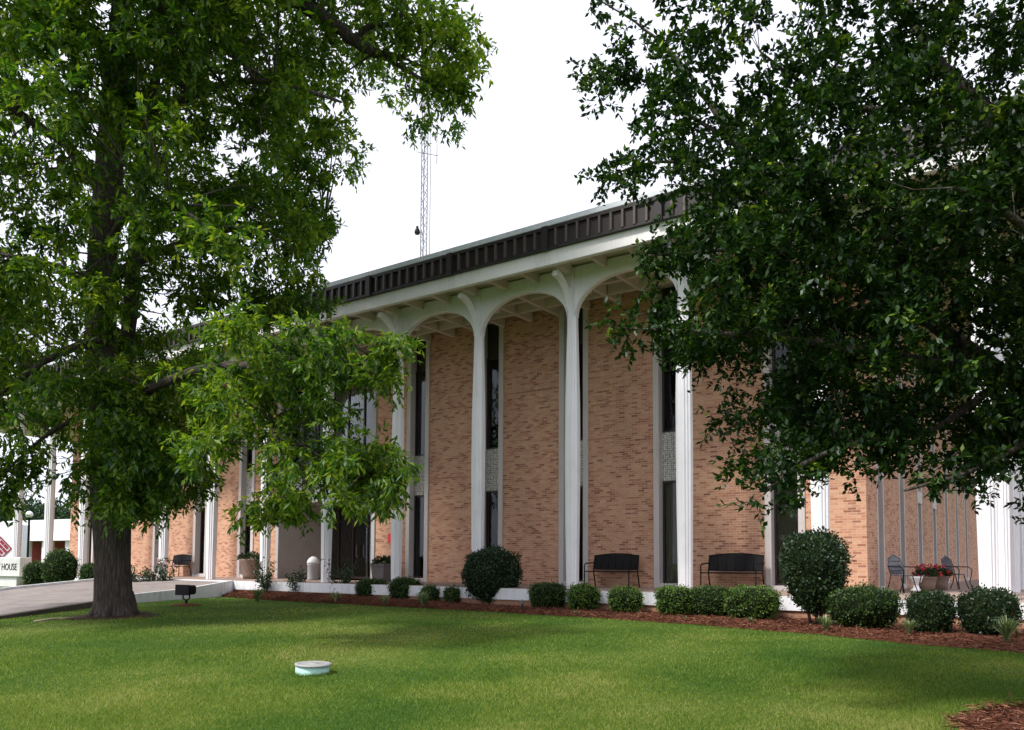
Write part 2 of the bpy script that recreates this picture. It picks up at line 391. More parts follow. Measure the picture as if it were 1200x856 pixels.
# ------------------------------------------------------------------ ground, beds, walk
def sheet(name, xs, ys, zf, mat, lift=0.0, kind='structure'):
    X, Y = np.meshgrid(xs, ys); Z = zf(X, Y) + lift
    V = np.stack([X, Y, Z], -1).reshape(-1, 3); nx, ny = len(xs), len(ys)
    i, j = np.meshgrid(np.arange(nx - 1), np.arange(ny - 1)); a = (j * nx + i).reshape(-1)
    T = np.stack([a, a + 1, a + nx + 1, a, a + nx + 1, a + nx], 1).reshape(-1)
    return tag(raw_mesh(name, mat, V, T), kind=kind)
xs = np.concatenate([[-900, -400, -200, -120, -80], np.arange(-60, 22, 1.0), [30, 60, 120, 400, 900]])
ys = np.concatenate([[-900, -300, -100, -50], np.arange(-30, 4, 0.5), [10, 30, 80, 200, 500, 900]])
sheet('lawn', xs, ys, gzv, M['lawn'])

edge = [(-22.1, -1.15), (-20, -1.55), (-18, -1.75), (-15.6, -1.85), (-13, -1.9), (-10.5, -2.0), (-8.5, -2.15), (-6.5, -2.35), (-4.6, -2.75), (-2.9, -3.2), (-1.5, -3.75), (0.2, -4.35), (2, -4.9), (4.5, -5.3), (8, -5.4)]
def edge_y(x): return float(np.interp(x, [e[0] for e in edge], [e[1] for e in edge]))
mb = MB(); K = 160; vs = []; fs = []; rows = 9
for i in range(K + 1):
    x = -22.0 + 30.0 * i / K; y0 = edge_y(x) + 0.06 * math.sin(x * 2.3) + 0.05 * math.sin(x * 5.1 + 1) + 0.03 * math.sin(x * 11)
    y1 = -0.40 if x < 1.2 else 6.0
    for r in range(rows):
        t = r / (rows - 1); y = y0 + (y1 - y0) * t
        vs.append((x, y, gz(x, y) + 0.006 + 0.07 * min(1, t * 4) + 0.02 * math.sin(x * 3 + t * 4) * min(1, t * 3) + .15 * t * min(1, max(0, (-11 - x) / 6))))
for i in range(K):
    for r in range(rows - 1):
        a = i * rows + r; fs.append((a, a + rows, a + rows + 1, a + 1))
mb.add(vs, fs, True); tag(mb.build('mulch_bed', M['mulch']), kind='structure')
# ring of mulch round the big oak on the right (mostly out of frame)
_a = ground(1113, 850); _b = ground(1200, 826); ringr = 2.1
_m = (_a + _b) / 2; _d = _b - _a; _d.z = 0; _n = Vector((_d.y, -_d.x, 0)).normalized()
OAK = _m + _n * math.sqrt(ringr ** 2 - (_d.length / 2) ** 2); OAK.z = gz(OAK.x, OAK.y)
mb = MB(); vs = [(OAK.x, OAK.y, OAK.z + 0.10)]; fs = []; n = 96
for r, h in ((0.5, 0.09), (0.85, 0.05), (1.0, 0.008)):
    for k in range(n):
        a = 2 * math.pi * k / n; rr = ringr * r * (1 + (0.05 * math.sin(a * 7) + 0.03 * math.sin(a * 17 + 1) + 0.02 * math.sin(a * 41)) * (r > .9))
        x = OAK.x + rr * math.cos(a); y = OAK.y + rr * math.sin(a); vs.append((x, y, gz(x, y) + h))
for k in range(n):
    b = (k + 1) % n; fs.append((0, 1 + k, 1 + b))
    for q in range(2):
        fs.append((1 + q * n + k, 1 + (q + 1) * n + k, 1 + (q + 1) * n + b, 1 + q * n + b))
mb.add(vs, fs, True); tag(mb.build('mulch_ring', M['mulch']), kind='structure')
# walk that ramps up to the porch
PZ = 0.52
rt_ = [(-14.5, -17, .02), (-17.2, -12, .03), (-18.7, -9.3, .07), (-20.15, -6.3, .17), (-20.8, -5.0, .20), (-21.55, -2.8, .27), (-22.3, -0.62, .47)]
lf_ = [(-23.5, -17, .02), (-25.5, -12, .03), (-26.6, -9.3, .07), (-27.6, -6.3, .17), (-28.1, -5.0, .24), (-28.7, -2.8, .36), (-29.3, -0.62, .50)]
mb = MB(); vs = []; fs = []
for (a, b) in zip(lf_, rt_):
    za = gz(a[0], a[1]); zb = gz(b[0], b[1])
    vs += [(a[0], a[1], za - .1), (a[0], a[1], za + a[2]), (b[0] - .16, b[1], zb + b[2]), (b[0] - .16, b[1], zb - .1)]
for i in range(len(rt_) - 1):
    for k in range(3): fs.append((i * 4 + k, i * 4 + k + 4, i * 4 + k + 5, i * 4 + k + 1))
mb.add(vs, fs); tag(mb.build('entrance_walk', M['concrete']), kind='structure')
def kerb(name, pts, w, h, mat, lift):
    m = MB(); secs = []
    for (x, y, z) in pts:
        g0 = gz(x, y); secs.append([(x - w / 2, y, g0 - .1), (x + w / 2, y, g0 - .1), (x + w / 2, y, g0 + z + h), (x - w / 2, y, g0 + z + h)])
    m.loft(secs); o = m.build(name, mat); tag(o, kind='structure'); return o
kerb('walk_kerb_white', rt_[4:], .16, .06, M['slab'], 0)
kerb('walk_edge_dark', rt_[:5], .155, .0, M['concdark'], 0)  # outer stretch of the walk edge, unpainted darker concrete
kerb('walk_kerb_pale', [(p[0], p[1], p[2]) for p in lf_[3:]], .18, .08, M['slab'], 0)

# ------------------------------------------------------------------ the building
B = 3.05; NCOL = 16; SP = 2.9; NSIDE = 9
XS = -2.68; YW = 2.6; ZC = 8.85; XL = -40.0
bld = empty('public_building', (-12, 2.6, 0), 0, 'long tan brick two storey courthouse with white tree shaped columns and brown roof fascia', 'building')
def part(mb_, name, mat, parent=None):
    o = mb_.build(name, mat); p = parent or bld
    o.parent = p
    base = Vector((0, 0, 0)); q = p
    while q is not None: base += q.location; q = q.parent
    o.data.transform(Matrix.Translation(-base)); return o

# porch slab, floor, recessed base
FX = 0.85
p_ = part(MB().box(-50, FX, -0.6, YW - .02, 0.23, PZ).box(XS + .02, FX, YW - .02, 27, 0.23, PZ), 'porch_slab', M['slab'])
part(MB().box(-50, FX - .03, -0.57, YW - .03, PZ - .01, PZ + .006).box(XS + .03, FX - .03, YW - .03, 27, PZ - .01, PZ + .006), 'floor_tiles', M['terra'], p_)
part(MB().box(-49.8, FX - .05, -0.55, 26.8, -0.3, 0.228), 'porch_base', M['basebrick'])

# front brick wall: panels between the windows
wk = [1, 2, 3, 4, 5, 8, 9, 10, 11, 12]                    # window between column k and k+1
WW = 0.99
ops = sorted([(-(k + .5) * B - WW / 2, -(k + .5) * B + WW / 2) for k in wk] + [(-7.88 * B, -6.14 * B)])
mb = MB(); x0 = XL
for a, b in ops:
    mb.box(x0, a, YW, YW + .45, PZ - .3, ZC); x0 = b
mb.box(x0, XS, YW, YW + .45, PZ - .3, ZC)
sy = [4.2 + SP * i for i in range(7)]
y0 = YW + .45
for c in sy:
    mb.box(XS - .45, XS, y0, c - .40, PZ - .3, ZC); y0 = c + .40
mb.box(XS - .45, XS, y0, 30, PZ - .3, ZC)
mb.box(XL, XL + .45, YW + .45, 30, PZ - .3, ZC)
mb.box(XL, XS, 29.5, 30, PZ - .3, ZC)
part(mb, 'brick_wall', M['brick'])
# near-black backing boards: the dimness of the rooms is put into their colour
part(MB().box(XL + .5, XS - 1.6, YW + 3.1, YW + 3.2, 0, ZC).box(XS - 1.6, XS - 1.5, YW + 1.6, 29, 0, ZC).box(XL + .5, XS - .5, YW + .5, 29, 4.0, 4.05), 'dark_backing', M['dark'])

def window(w, shade, name='window', panels=True, out=.05):
    """a full-height window bay facing -Y; x centred, y=0 at the wall face, z from porch floor"""
    H = ZC - PZ
    root = bpy.data.objects.new(name, None); COL.objects.link(root)
    fw_ = .165 if out > .02 else .10
    f = MB()
    for s in (-1, 1):
        xa, xb = sorted((s * w / 2, s * (w / 2 - fw_)))
        f.bbox(xa, xb, -out, .36, -.0, H - .01, .008)
    f.bbox(-w / 2 + fw_, w / 2 - fw_, -.03, .36, .0, .13, .008)
    f.build('frame', M['stone'], root)
    iw = w / 2 - fw_
    zs = [(.13, 2.92), (4.26, 7.2)]
    for z0, z1 in zs:
        MB().box(-iw + .045, iw - .045, .23, .236, z0 + .05, z1 - .05).build('pane', M['glass'], root)
        fr = MB()
        for s in (-1, 1):
            xa, xb = sorted((s * iw, s * (iw - .05))); fr.box(xa, xb, .20, .26, z0, z1)
        fr.box(-iw + .05, iw - .05, .20, .26, z0, z0 + .05); fr.box(-iw + .05, iw - .05, .20, .26, z1 - .05, z1)
        fr.build('sash', M['bronze'], root)
    if panels:
        MB().box(-iw, iw, .185, .30, 2.922, 4.258).build('spandrel_panel', M['spandrel'], root)
    else:
        MB().box(-iw, iw, .185, .30, 2.922, 4.258).build('spandrel_panel', M['stone'], root)
    MB().box(-iw, iw, .24, .30, 7.202, H - .012).build('transom_panel', M['transom'], root)
    sh = MB()
    if shade:
        n = 22
        for i in range(n):
            xa = -iw + .02 + (2 * iw - .04) * i / n; xb = xa + (2 * iw - .04) / n
            y = .30 + .012 * (i % 2)
            sh.add([(xa, y, .15), (xb, .30 + .012 * ((i + 1) % 2), .15), (xb, .30 + .012 * ((i + 1) % 2), 2.9), (xa, y, 2.9)], [(0, 1, 2, 3)])
        sh.build('blind', M['blind'], root)
    return root
wA = window(WW, False); wB = window(WW, True)
wS = window(.80, False, panels=False, out=.008)
first = {'A': True, 'B': True, 'S': True}
def place(src, key, loc, rz):
    o = src if first[key] else copy_tree(src)
    first[key] = False; o.parent = bld
    o.location = Vector(loc) - bld.location; o.rotation_euler = (0, 0, rz); return o
for k in wk:
    key = 'B' if k in (1, 2) else 'A'
    place(wB if key == 'B' else wA, key, (-(k + .5) * B, YW, PZ), 0)
for c in sy: place(wS, 'S', (XS, c, PZ), R(90))
# stone lintels over the two side doors
for c in sy[2:4]: part(MB().bbox(XS - .30, XS + .02, c - .44, c + .44, PZ + 2.55, PZ + 2.92, .01), 'door_lintel', M['stone'])

# columns
prof = [(.52, .152), (.9, .156), (2.2, .172), (3.8, .186), (5.2, .180), (6.4, .156), (7.2, .136), (7.75, .130), (8.4, .15), (8.80, .15)]
sec = [(1, -.42), (1, .42), (.70, .56), (.70, .70), (.56, .70), (.42, 1)]
def ring(h, z):
    pts = []
    for q in range(4):
        c, s_ = math.cos(q * math.pi / 2), math.sin(q * math.pi / 2)
        for (a, b) in [(1, -.40), (1, .40), (.74, .52), (.74, .66), (.66, .74), (.52, .74)]:
            pts.append(((a * c - b * s_) * h, (a * s_ + b * c) * h, z))
    return pts
cm = MB().loft([ring(h, z - PZ) for z, h in prof])
col_shaft = cm.build('column', M['white'])
def arm(length, z0, z1, flat_end=False, t=.10):
    """quarter-ellipse bracket along +X, underside rising from z0 at the shaft to z1 at the end"""
    pts = []; n = 14
    for i in range(n + 1):
        a = math.pi / 2 * i / n
        pts.append((.12 + (length - .12) * (1 - math.cos(a)), z0 + (z1 - z0) * math.sin(a)))
    m = MB(); top = 8.80; vs = []; fs = []
    k = len(pts)
    ch = .025
    if flat_end: tops = [min(top, z + .30 + (top - z0 - .3) * max(0, 1 - i / k * 1.25) * 0 + .14 * (i / k)) if False else top for i, (x, z) in enumerate(pts)]
    else: tops = [top] * k
    for (x, z), tp in zip(pts, tops):
        vs += [(x, -t + ch, z), (x, t - ch, z), (x, t, z + ch), (x, t, tp), (x, -t, tp), (x, -t, z + ch)]
    for i in range(k - 1):
        for j in range(6):
            a = i * 6 + j; b = i * 6 + (j + 1) % 6; fs.append((a, b, b + 6, a + 6))
    fs += [tuple(range(6))[::-1], tuple(range((k - 1) * 6, k * 6))]
    m.add(vs, fs); m.xform(Matrix.Translation((0, 0, -PZ))); return m
# front bracket: a slender curved horn with a square end
def horn(length):
    m = MB(); vs = []; fs = []; n = 14; t = .075
    for i in range(n + 1):
        a = math.pi / 2 * i / n
        x = .12 + (length - .12) * (1 - math.cos(a)); z = 7.45 + .93 * math.sin(a)
        tp = 8.80 if i < 3 else max(z + .13, 8.8 - (i - 2) * .20)
        tp = min(8.80, tp)
        vs += [(x, -t, z), (x, t, z), (x, t, tp), (x, -t, tp)]
    for i in range(n):
        for j in range(4):
            a = i * 4 + j; b = i * 4 + (j + 1) % 4; fs.append((a, b, b + 4, a + 4))
    fs += [(3, 2, 1, 0), tuple(range(n * 4, n * 4 + 4))]
    # sits below a shallow rib running out to the fascia beam
    m.add(vs, fs); m.xform(Matrix.Translation((0, 0, -PZ))); return m
arm_front = arm(B / 2, 7.50, 8.42).build('arch_bracket', M['white'])
arm_side = arm(SP / 2, 7.50, 8.42).build('arch_bracket', M['white'])
arm_horn = horn(.86).build('front_bracket', M['white'])
used = set()
def use(o):
    if o.name in used:
        o = o.copy(); COL.objects.link(o)
    used.add(o.name); return o
def column(x, y, arms):
    c = use(col_shaft); c.parent = bld; c.location = Vector((x, y, PZ)) - bld.location
    for src, rz in arms:
        a = use(src); a.parent = c; a.location = (0, 0, 0); a.rotation_euler = (0, 0, rz)
        used.add(a.name)
    return c
for k in range(1, NCOL):
    column(-k * B, 0, [(arm_front, 0), (arm_front, math.pi), (arm_horn, -math.pi / 2), (arm_horn, math.pi / 2)])
column(0, 0, [(arm_front, math.pi), (arm_side, math.pi / 2), (arm_horn, -math.pi / 2), (arm_horn, 0)])
for k in range(1, NSIDE):
    column(0, SP * k, [(arm_side, -math.pi / 2), (arm_side, math.pi / 2), (arm_horn, 0), (arm_horn, math.pi)])

# ceiling with coffer ribs
XR = 1.2; YF = -1.2; XE = -52.0
mb = MB().box(XE, XR, YF + .01, 28, ZC, ZC + .06)
part(mb, 'ceiling', M['soffit'])
rb = MB()
for k in range(0, 17):
    for j in range(3):
        x = -(k + j / 3) * B
        if x < XE + .5: continue
        w = .055
        if j == 0:
            rb.box(x - .09, x + .09, YF + .15, -.17, 8.62, ZC - .001); rb.box(x - .07, x + .07, .17, YW - .03, 8.57, ZC - .001)
        else:
            rb.box(x - w, x + w, YF + .15, -.11, 8.60, ZC - .001)
            if x < XS - .2 or True: rb.box(x - w, x + w, .11, YW - .03, 8.56, ZC - .001)
for y in (.9, 1.75):
    for k in range(0, 17):
        for j in range(3):
            xa = -(k + (j + 1) / 3) * B + (.057 if j < 2 else .105); xb = -(k + j / 3) * B - (.057 if j > 0 else .105)
            if xa > XE + .3: rb.box(xa, xb, y - .05, y + .05, 8.58, ZC - .001)
part(rb, 'coffer_ribs', M['soffit'], None)
rb = MB().box(XS + .005, XS + .03, 2.7, 28, 8.555, ZC - .001)
for k in range(0, NSIDE):
    for j in range(1, 3):
        y = (k + j / 3) * SP
        if y < 2.6: continue
        rb.box(XS + .03, -.11, y - .055, y + .055, 8.56, ZC - .001); rb.box(.11, XR - .15, y - .055, y + .055, 8.60, ZC - .001)
part(rb, 'side_coffer_ribs', M['soffit'])
# edge beam, fascia, coping
part(MB().bbox(XE, XR, YF, YF + .15, 8.53, 8.93, .012).box(XR - .15, XR - .002, YF + .151, 28, 8.535, 8.925), 'edge_beam', M['beam'])
roof = part(MB().box(XE + .05, XR - .05, YF + .10, 28, 8.932, 9.50), 'roof', M['fascia'])
part(MB().bbox(XE - .1, XR + .12, YF - .12, YF + .5, 9.46, 9.61, .015).bbox(XR - .5, XR + .121, YF + .501, 28.1, 9.461, 9.611, .015).box(XE, XR - .5, YF + .5, 28, 9.50, 9.56), 'coping', M['coping'], roof)
def fascia_panel(length):
    m = MB(); t0 = -.06
    m.box(0, length, t0, .10, 8.89, 9.459)
    m.box(0, length, t0 - .055, t0 - .001, 8.89, 8.945); m.box(0, length, t0 - .055, t0 - .001, 9.375, 9.459)
    m.mi = 1; n = 10
    for i in range(1, n):
        x = length * i / n; m.box(x - .028, x + .028, t0 - .075, t0 - .001, 8.947, 9.373)
    o = m.build('fascia_panel', [M['fascia'], M['fascia_rib']])
    pl = MB().box(-.085, .085, t0 - .11, t0 - .0005, 8.87, 9.458); pl.build('joint_cover', M['fascia'], o)
    return o
fp = fascia_panel(B); used_f = [False]
for k in range(0, 17):
    o = fp if not used_f[0] else copy_tree(fp); used_f[0] = True
    o.parent = bld; o.location = Vector((-(k + 1) * B, YF, 0)) - bld.location
o = copy_tree(fp); o.parent = bld; o.location = Vector((-.6, YF, 0)) - bld.location; o.scale = (1.86 / B, 1, 1)
for k in range(9):
    o = copy_tree(fp); o.parent = bld; o.rotation_euler = (0, 0, R(90)); o.location = Vector((XR, YF + .06 + k * B, 0)) - bld.location

# entrance recess
XA, XB = -7.88 * B, -6.14 * B; YD = 5.0
ent = part(MB().box(XA, XA + .16, YW - .05, YD, PZ, ZC - .01).box(XB - .16, XB, YW - .05, YD, PZ, ZC - .01).box(XA + .16, XB - .16, YD - .06, YD, 3.43, ZC - .01), 'entrance_recess', M['stucco'])
part(MB().box(XA + .16, XB - .16, YW + .25, YW + .5, 3.42, 4.55), 'canopy_panel', M['stucco'], ent)
jm = MB()
for i in range(1, 5):
    x = XA + .16 + (XB - XA - .32) * i / 5; jm.box(x - .02, x + .02, YW + .235, YW + .249, 3.42, 4.55)
part(jm, 'panel_joint', M['bronze'], ent)
part(MB().box(XA + .16, XB - .16, YW + .5, YD, 3.44, 3.6), 'soffit', M['stucco'], ent)
up = part(MB().box(XA + .2, XB - .2, YW + .40, YW + .406, 4.6, 8.6), 'upper_glazing', M['glass'], ent)
door = part(MB().box(XA + .2, XB - .2, YD - .12, YD - .114, PZ + .05, 3.4), 'entrance_door', M['glass'])
fr = MB(); fu = MB()
for i in range(7):
    x = XA + .19 + (XB - XA - .38) * i / 6; fr.box(x - .035, x + .035, YD - .16, YD - .08, PZ, 3.42); fu.box(x - .03, x + .03, YW + .36, YW + .44, 4.55, ZC - .02)
for z in (PZ, 2.75, 3.35): fr.box(XA + .17, XB - .17, YD - .155, YD - .085, z, z + .08)
for z in (4.56, 7.8): fu.box(XA + .17, XB - .17, YW + .365, YW + .435, z, z + .07)
part(fr, 'door_frame', M['bronze'], door); part(fu, 'mullion', M['bronze'], ent)
hd = MB()
for x in (-21.9, -21.5, -20.1, -19.7): hd.tube([(x, YD - .18, 1.35), (x, YD - .24, 1.40), (x, YD - .24, 1.80), (x, YD - .18, 1.85)], .018, 6)
part(hd, 'handle', M['galv'], door)
part(MB().box(XA + .1, XB - .1, YD + .2, YD + .3, PZ, ZC - .05), 'lobby_dark_backing', M['dark'], ent)  # near-black board, its colour stands in for the unlit lobby

# small things fixed to the front
def plaque():
    p = Vector((-23.98, 2.46, 2.87))
    e = empty('wall_plaque', p, 0, 'round white seal with blue emblem on the pier left of the entrance', 'plaque')
    m = MB(); m.lathe([(.22, -.03), (.22, .03), (.205, .045), (.0001, .045)], 36); m.xform(Matrix.Rotation(R(90), 4, 'X')); m.build('disc', M['canwhite'], e)
    r = MB(); n = 40
    for k in range(n):
        a0 = 2 * math.pi * k / n; a1 = 2 * math.pi * (k + 1) / n
        r.add([(c * math.cos(a), -.05, c * math.sin(a)) for a in (a0, a1) for c in (.18, .205)], [(0, 1, 3, 2)])
    r.build('rim', M['blue'], e)
    s = MB(); pts = []
    for k in range(10):
        a = math.pi / 2 + 2 * math.pi * k / 10; rr = .09 if k % 2 == 0 else .04; pts.append((rr * math.cos(a), -.052, rr * math.sin(a)))
    s.add(pts + [(0, -.052, 0)], [(k, (k + 1) % 10, 10) for k in range(10)]); s.build('emblem', M['blue'], e)
plaque()
def notice(name, p, w, h, mat, lab, cat, rot=0):
    m = MB().box(-w / 2, w / 2, -.006, 0, -h / 2, h / 2)
    n = 6
    o = m.build(name, mat, None, p); o.rotation_euler = (0, rot, 0); tag(o, lab, cat); return o
notice('wall_notice', (-17.97, YW - .004, 2.0), .30, .30, M['red'], 'small red notice fixed to the brick beside the entrance', 'notice')
notice('window_notice', (-16.52, YW + .18, 1.16), .16, .30, M['paper'], 'white paper sheet taped low inside a dark window', 'paper')

# ------------------------------------------------------------------ benches
def bench_mesh(name, loc, rz, w, label, group):
    e = empty(name, loc, rz, label, 'bench', group)
    b = MB(); n = 16
    top = lambda t: .86 + .055 * math.sin(math.pi * t)
    for i in range(n):
        t0, t1 = i / n, (i + 1) / n; xa, xb = -w / 2 + w * t0, -w / 2 + w * t1
        for (y0, y1) in ((.0, .012),):
            b.add([(xa, y0 + .05, .50), (xb, y0 + .05, .50), (xb, y0 + .12, top(t1) - .02), (xa, y0 + .12, top(t0) - .02), (xa, y1 + .05, .50), (xb, y1 + .05, .50), (xb, y1 + .12, top(t1) - .02), (xa, y1 + .12, top(t0) - .02)],
                  [(0, 1, 2, 3), (7, 6, 5, 4), (0, 4, 5, 1), (3, 2, 6, 7)])
    b.build('backrest', M['blackmetal'], e)
    f = MB()
    f.tube([(-w / 2 + w * i / n, .13, top(i / n)) for i in range(n + 1)], .019, 8)
    f.tube([(-w / 2, .05, .49), (w / 2, .05, .49)], .015, 6)
    for i in range(1, 6): f.tube([(-w / 2 + w * i / 6, .045, .5), (-w / 2 + w * i / 6, .115, .85)], .010, 5)
    f.build('back_frame', M['blackmetal'], e)
    s = MB()
    for i in range(9): s.box(-w / 2 + .02, w / 2 - .02, -.46 + i * .054, -.46 + i * .054 + .042, .425 - .012 * math.sin(i / 8 * math.pi), .442 - .012 * math.sin(i / 8 * math.pi))
    s.build('seat', M['blackmetal'], e)
    fr = MB(); fr.tube([(-w / 2, -.47, .43), (w / 2, -.47, .43)], .017, 6); fr.tube([(-w / 2, .03, .43), (w / 2, .03, .43)], .017, 6); fr.build('seat_frame', M['blackmetal'], e)
    for s_ in (-1, 1):
        MB().tube([(s_ * w / 2, .16, 0), (s_ * w / 2, .04, .43), (s_ * w / 2, .13, .88)], .018, 6).build('leg', M['blackmetal'], e)
        MB().tube([(s_ * w / 2, -.47, 0), (s_ * w / 2, -.46, .43)], .018, 6).build('leg', M['blackmetal'], e)
        MB().tube([(s_ * w / 2, .10, .68), (s_ * w / 2, -.15, .66), (s_ * w / 2, -.40, .65), (s_ * w / 2, -.47, .60), (s_ * w / 2, -.46, .43)], .017, 6).build('armrest', M['blackmetal'], e)
    return e
GB = 'black metal benches on the porch'
pA = on_y(719, 690, 2.1); pBn = on_y(860, 690, 2.1)
bench_mesh('porch_bench', (pA.x, 2.15, PZ + .008), 0, 1.36, 'black metal bench on the porch between the third and fourth windows from the right', GB)
bench_mesh('porch_bench', (pBn.x, 2.15, PZ + .008), 0, 1.40, 'black metal bench nearest the building corner, behind the row of bright boxwoods', GB)
pC = on_y(209, 680, 2.1)
bench_mesh('porch_bench', (pC.x, 2.15, PZ + .008), R(4), 1.15, 'small black bench far left on the porch beside rose bushes', GB)

# ------------------------------------------------------------------ terrace armchairs (curved arms) on the side porch
def armchair(loc, rz, label):
    e = empty('patio_armchair', loc, rz, label, 'chair', 'wrought iron armchairs on the side porch')
    m = M['bluegrey']
    s = MB(); s.lathe([(.235, .425), (.245, .435), (.235, .45), (.0001, .455)], 20); s.build('seat', M['bluegrey'], e)
    b = MB()
    pts = [(-.22, .20, .45), (-.25, .26, .68), (-.21, .31, .88), (0, .34, .98), (.21, .31, .88), (.25, .26, .68), (.22, .20, .45)]
    b.tube(pts, .016, 6)
    for i in range(-3, 4): b.tube([(i * .06, .22, .46), (i * .068, .28, .70), (i * .055, .325, .95 - abs(i) * .022)], .013, 5)
    for z, y in ((.58, .245), (.70, .275), (.82, .30)): b.tube([(-.24, y, z), (.24, y, z)], .014, 5)
    b.add([(-.20, .225, .47), (.20, .225, .47), (.22, .275, .70), (.17, .315, .88), (0, .33, .96), (-.17, .315, .88), (-.22, .275, .70)], [(0, 1, 2, 3, 4, 5, 6)])
    b.build('backrest', M['bluegrey'], e)
    for sx in (-1, 1):
        MB().tube([(sx * .26, .26, .67), (sx * .29, 0, .66), (sx * .29, -.22, .66), (sx * .30, -.32, .58), (sx * .29, -.30, .42), (sx * .27, -.26, .2), (sx * .31, -.33, 0)], .014, 6).build('armrest', M['blackmetal'], e)
        MB().tube([(sx * .20, -.12, .43), (sx * .21, -.18, .2), (sx * .25, -.24, 0)], .014, 6).build('leg', M['blackmetal'], e)
        MB().tube([(sx * .21, .20, .45), (sx * .23, .26, .2), (sx * .24, .36, 0)], .014, 6).build('leg', M['blackmetal'], e)
    e.scale = (.9, .9, .92)
    return e
c1 = on_z(1055, 693, PZ); c2 = on_z(1122, 690, PZ)
armchair((-2.05, 3.35, PZ + .008), R(55), 'grey metal armchair nearer the building corner on the side porch')
armchair((-1.45, 7.6, PZ + .008), R(62), 'grey metal armchair behind the red flowers by the white columns')

def flower_pot(loc, r, h, label, flowers, name='flower_planter'):
    e = empty(name, loc, 0, label, 'planter', 'terracotta planters of red flowers')
    MB().lathe([(r * .78, 0), (r * .86, h * .5), (r, h * .9), (r * 1.06, h * .93), (r * 1.06, h), (r * .95, h), (r * .93, h * .9), (.0001, h * .9)], 24).build('pot', M['clay'], e)
    n = 500; d = unit(n); d[:, 2] = abs(d[:, 2]) * .9
    P = d * np.array([r * 1.25, r * 1.25, .26]) * rng.uniform(.5, 1, (n, 1)) + np.array([0, 0, h])
    leaf_mesh('leaves', M['rose'], P, d + unit(n) * .6, unit(n), .07, .045, parent=e)
    n = flowers; d = unit(n); d[:, 2] = abs(d[:, 2]); P = d * np.array([r * 1.3, r * 1.3, .30]) + np.array([0, 0, h])
    P = np.repeat(P, 7, 0) + rng.normal(size=(n * 7, 3)) * .018
    leaf_mesh('blossoms', M['petal'], P, unit(n * 7), unit(n * 7), .05, .05, parent=e)
    return e
flower_pot((-1.85, 5.3, PZ + .008), .25, .36, 'clay planter of red flowers nearest the side porch edge', 26)
flower_pot((-1.70, 6.35, PZ + .008), .25, .36, 'clay planter of red flowers just behind its twin', 24)
e = empty('small_pedestal', (-1.95, 4.45, PZ + .008), 0, 'small white urn shaped pedestal beside the terrace armchair', 'pedestal')
MB().lathe([(.13, 0), (.13, .05), (.07, .09), (.06, .18), (.12, .24), (.15, .34), (.16, .37), (.0001, .37)], 20).build('urn', M['canwhite'], e)

# urn, square planter, white ash can by the entrance
def plant_top(e, z, r, n, mat, h=.25, L=.09):
    d = unit(n); d[:, 2] = abs(d[:, 2])
    P = d * np.array([r, r, h]) * rng.uniform(.4, 1, (n, 1)) + np.array([0, 0, z])
    leaf_mesh('leaves', mat, P, d + unit(n) * .5, unit(n), L, L * .5, parent=e)
p = on_y(294, 670, 1.2)
e = empty('porch_urn', (p.x, p.y, PZ + .008), 0, 'large tapered clay pot with dark plant left of the entrance', 'planter')
MB().lathe([(.26, 0), (.30, .15), (.40, .6), (.43, .66), (.43, .74), (.38, .74), (.37, .68), (.0001, .68)], 24).build('pot', M['clay'], e)
plant_top(e, .70, .50, 700, M['rose'], .28)
e = empty('square_planter', (on_y(449, 670, 1.9).x, 1.9, PZ + .008), 0, 'square grey planter with dark shrub right of the entrance', 'planter')
MB().loft([[(-a, -a, z), (a, -a, z), (a, a, z), (-a, a, z)] for a, z in ((.24, 0), (.29, .52), (.32, .53), (.32, .60), (.28, .60), (.27, .55))]).build('box', M['greyplanter'], e)
plant_top(e, .58, .36, 600, M['rose'], .26)
e = empty('litter_bin', (-21.1, 1.9, PZ + .008), 0, 'white cylindrical litter bin with domed lid in front of entrance', 'litter bin')
MB().lathe([(.24, 0), (.25, .04), (.25, .62), (.27, .64), (.27, .70)], 24).build('body', M['bingrey'], e)
MB().lathe([(.28, .702), (.28, .76), (.22, .88), (.10, .98), (.0001, 1.0)], 24).build('lid', M['canwhite'], e)
e.scale = (.8, .8, .84)

# ------------------------------------------------------------------ floodlight on its stake, garden lights, lid, stick
p = ground(218, 710); e = empty('floodlight', p, R(12), 'black spotlight on a short yoke in the grass by the ramp', 'floodlight')
m = MB(); m.bbox(-.27, .27, -.17, .15, .36, .66, .035); m.bbox(-.29, .29, -.20, -.171, .34, .68, .01)
for i in range(7): m.box(-.22 + i * .07, -.20 + i * .07, .151, .19, .40, .62)
m.build('lamp_housing', M['blackmetal'], e)
m = MB(); m.tube([(-.14, 0, .40), (-.14, 0, .24), (0, 0, .16), (.14, 0, .24), (.14, 0, .40)], .025, 6); m.build('yoke', M['blackmetal'], e)
MB().tube([(0, 0, -.05), (0, 0, .17)], .045, 8).build('stake', M['blackmetal'], e); e.scale = (.84, .84, .84)
mm = MB(); mm.lathe([(.42, 0.002), (.36, .03), (.1, .06), (.0001, .06)], 20, (p.x, p.y, p.z)); tag(mm.build('mulch_patch', M['mulch']), kind='structure')
def garden_light(p, label):
    e = empty('garden_light', p, 0, label, 'garden light', 'low garden lights')
    MB().tube([(0, 0, -.05), (0, 0, .22)], .02, 8).build('stake', M['blackmetal'], e)
    MB().lathe([(.035, .22), (.045, .24), (.045, .28), (.06, .29), (.05, .31), (.0001, .33)], 14).build('lamp_head', M['galv'], e)
garden_light(ground(612, 719), 'small garden light in the mulch right of the big round shrub')
garden_light(ground(266, 699), 'small garden light standing by the white ramp edge')
p = ground(366, 790)
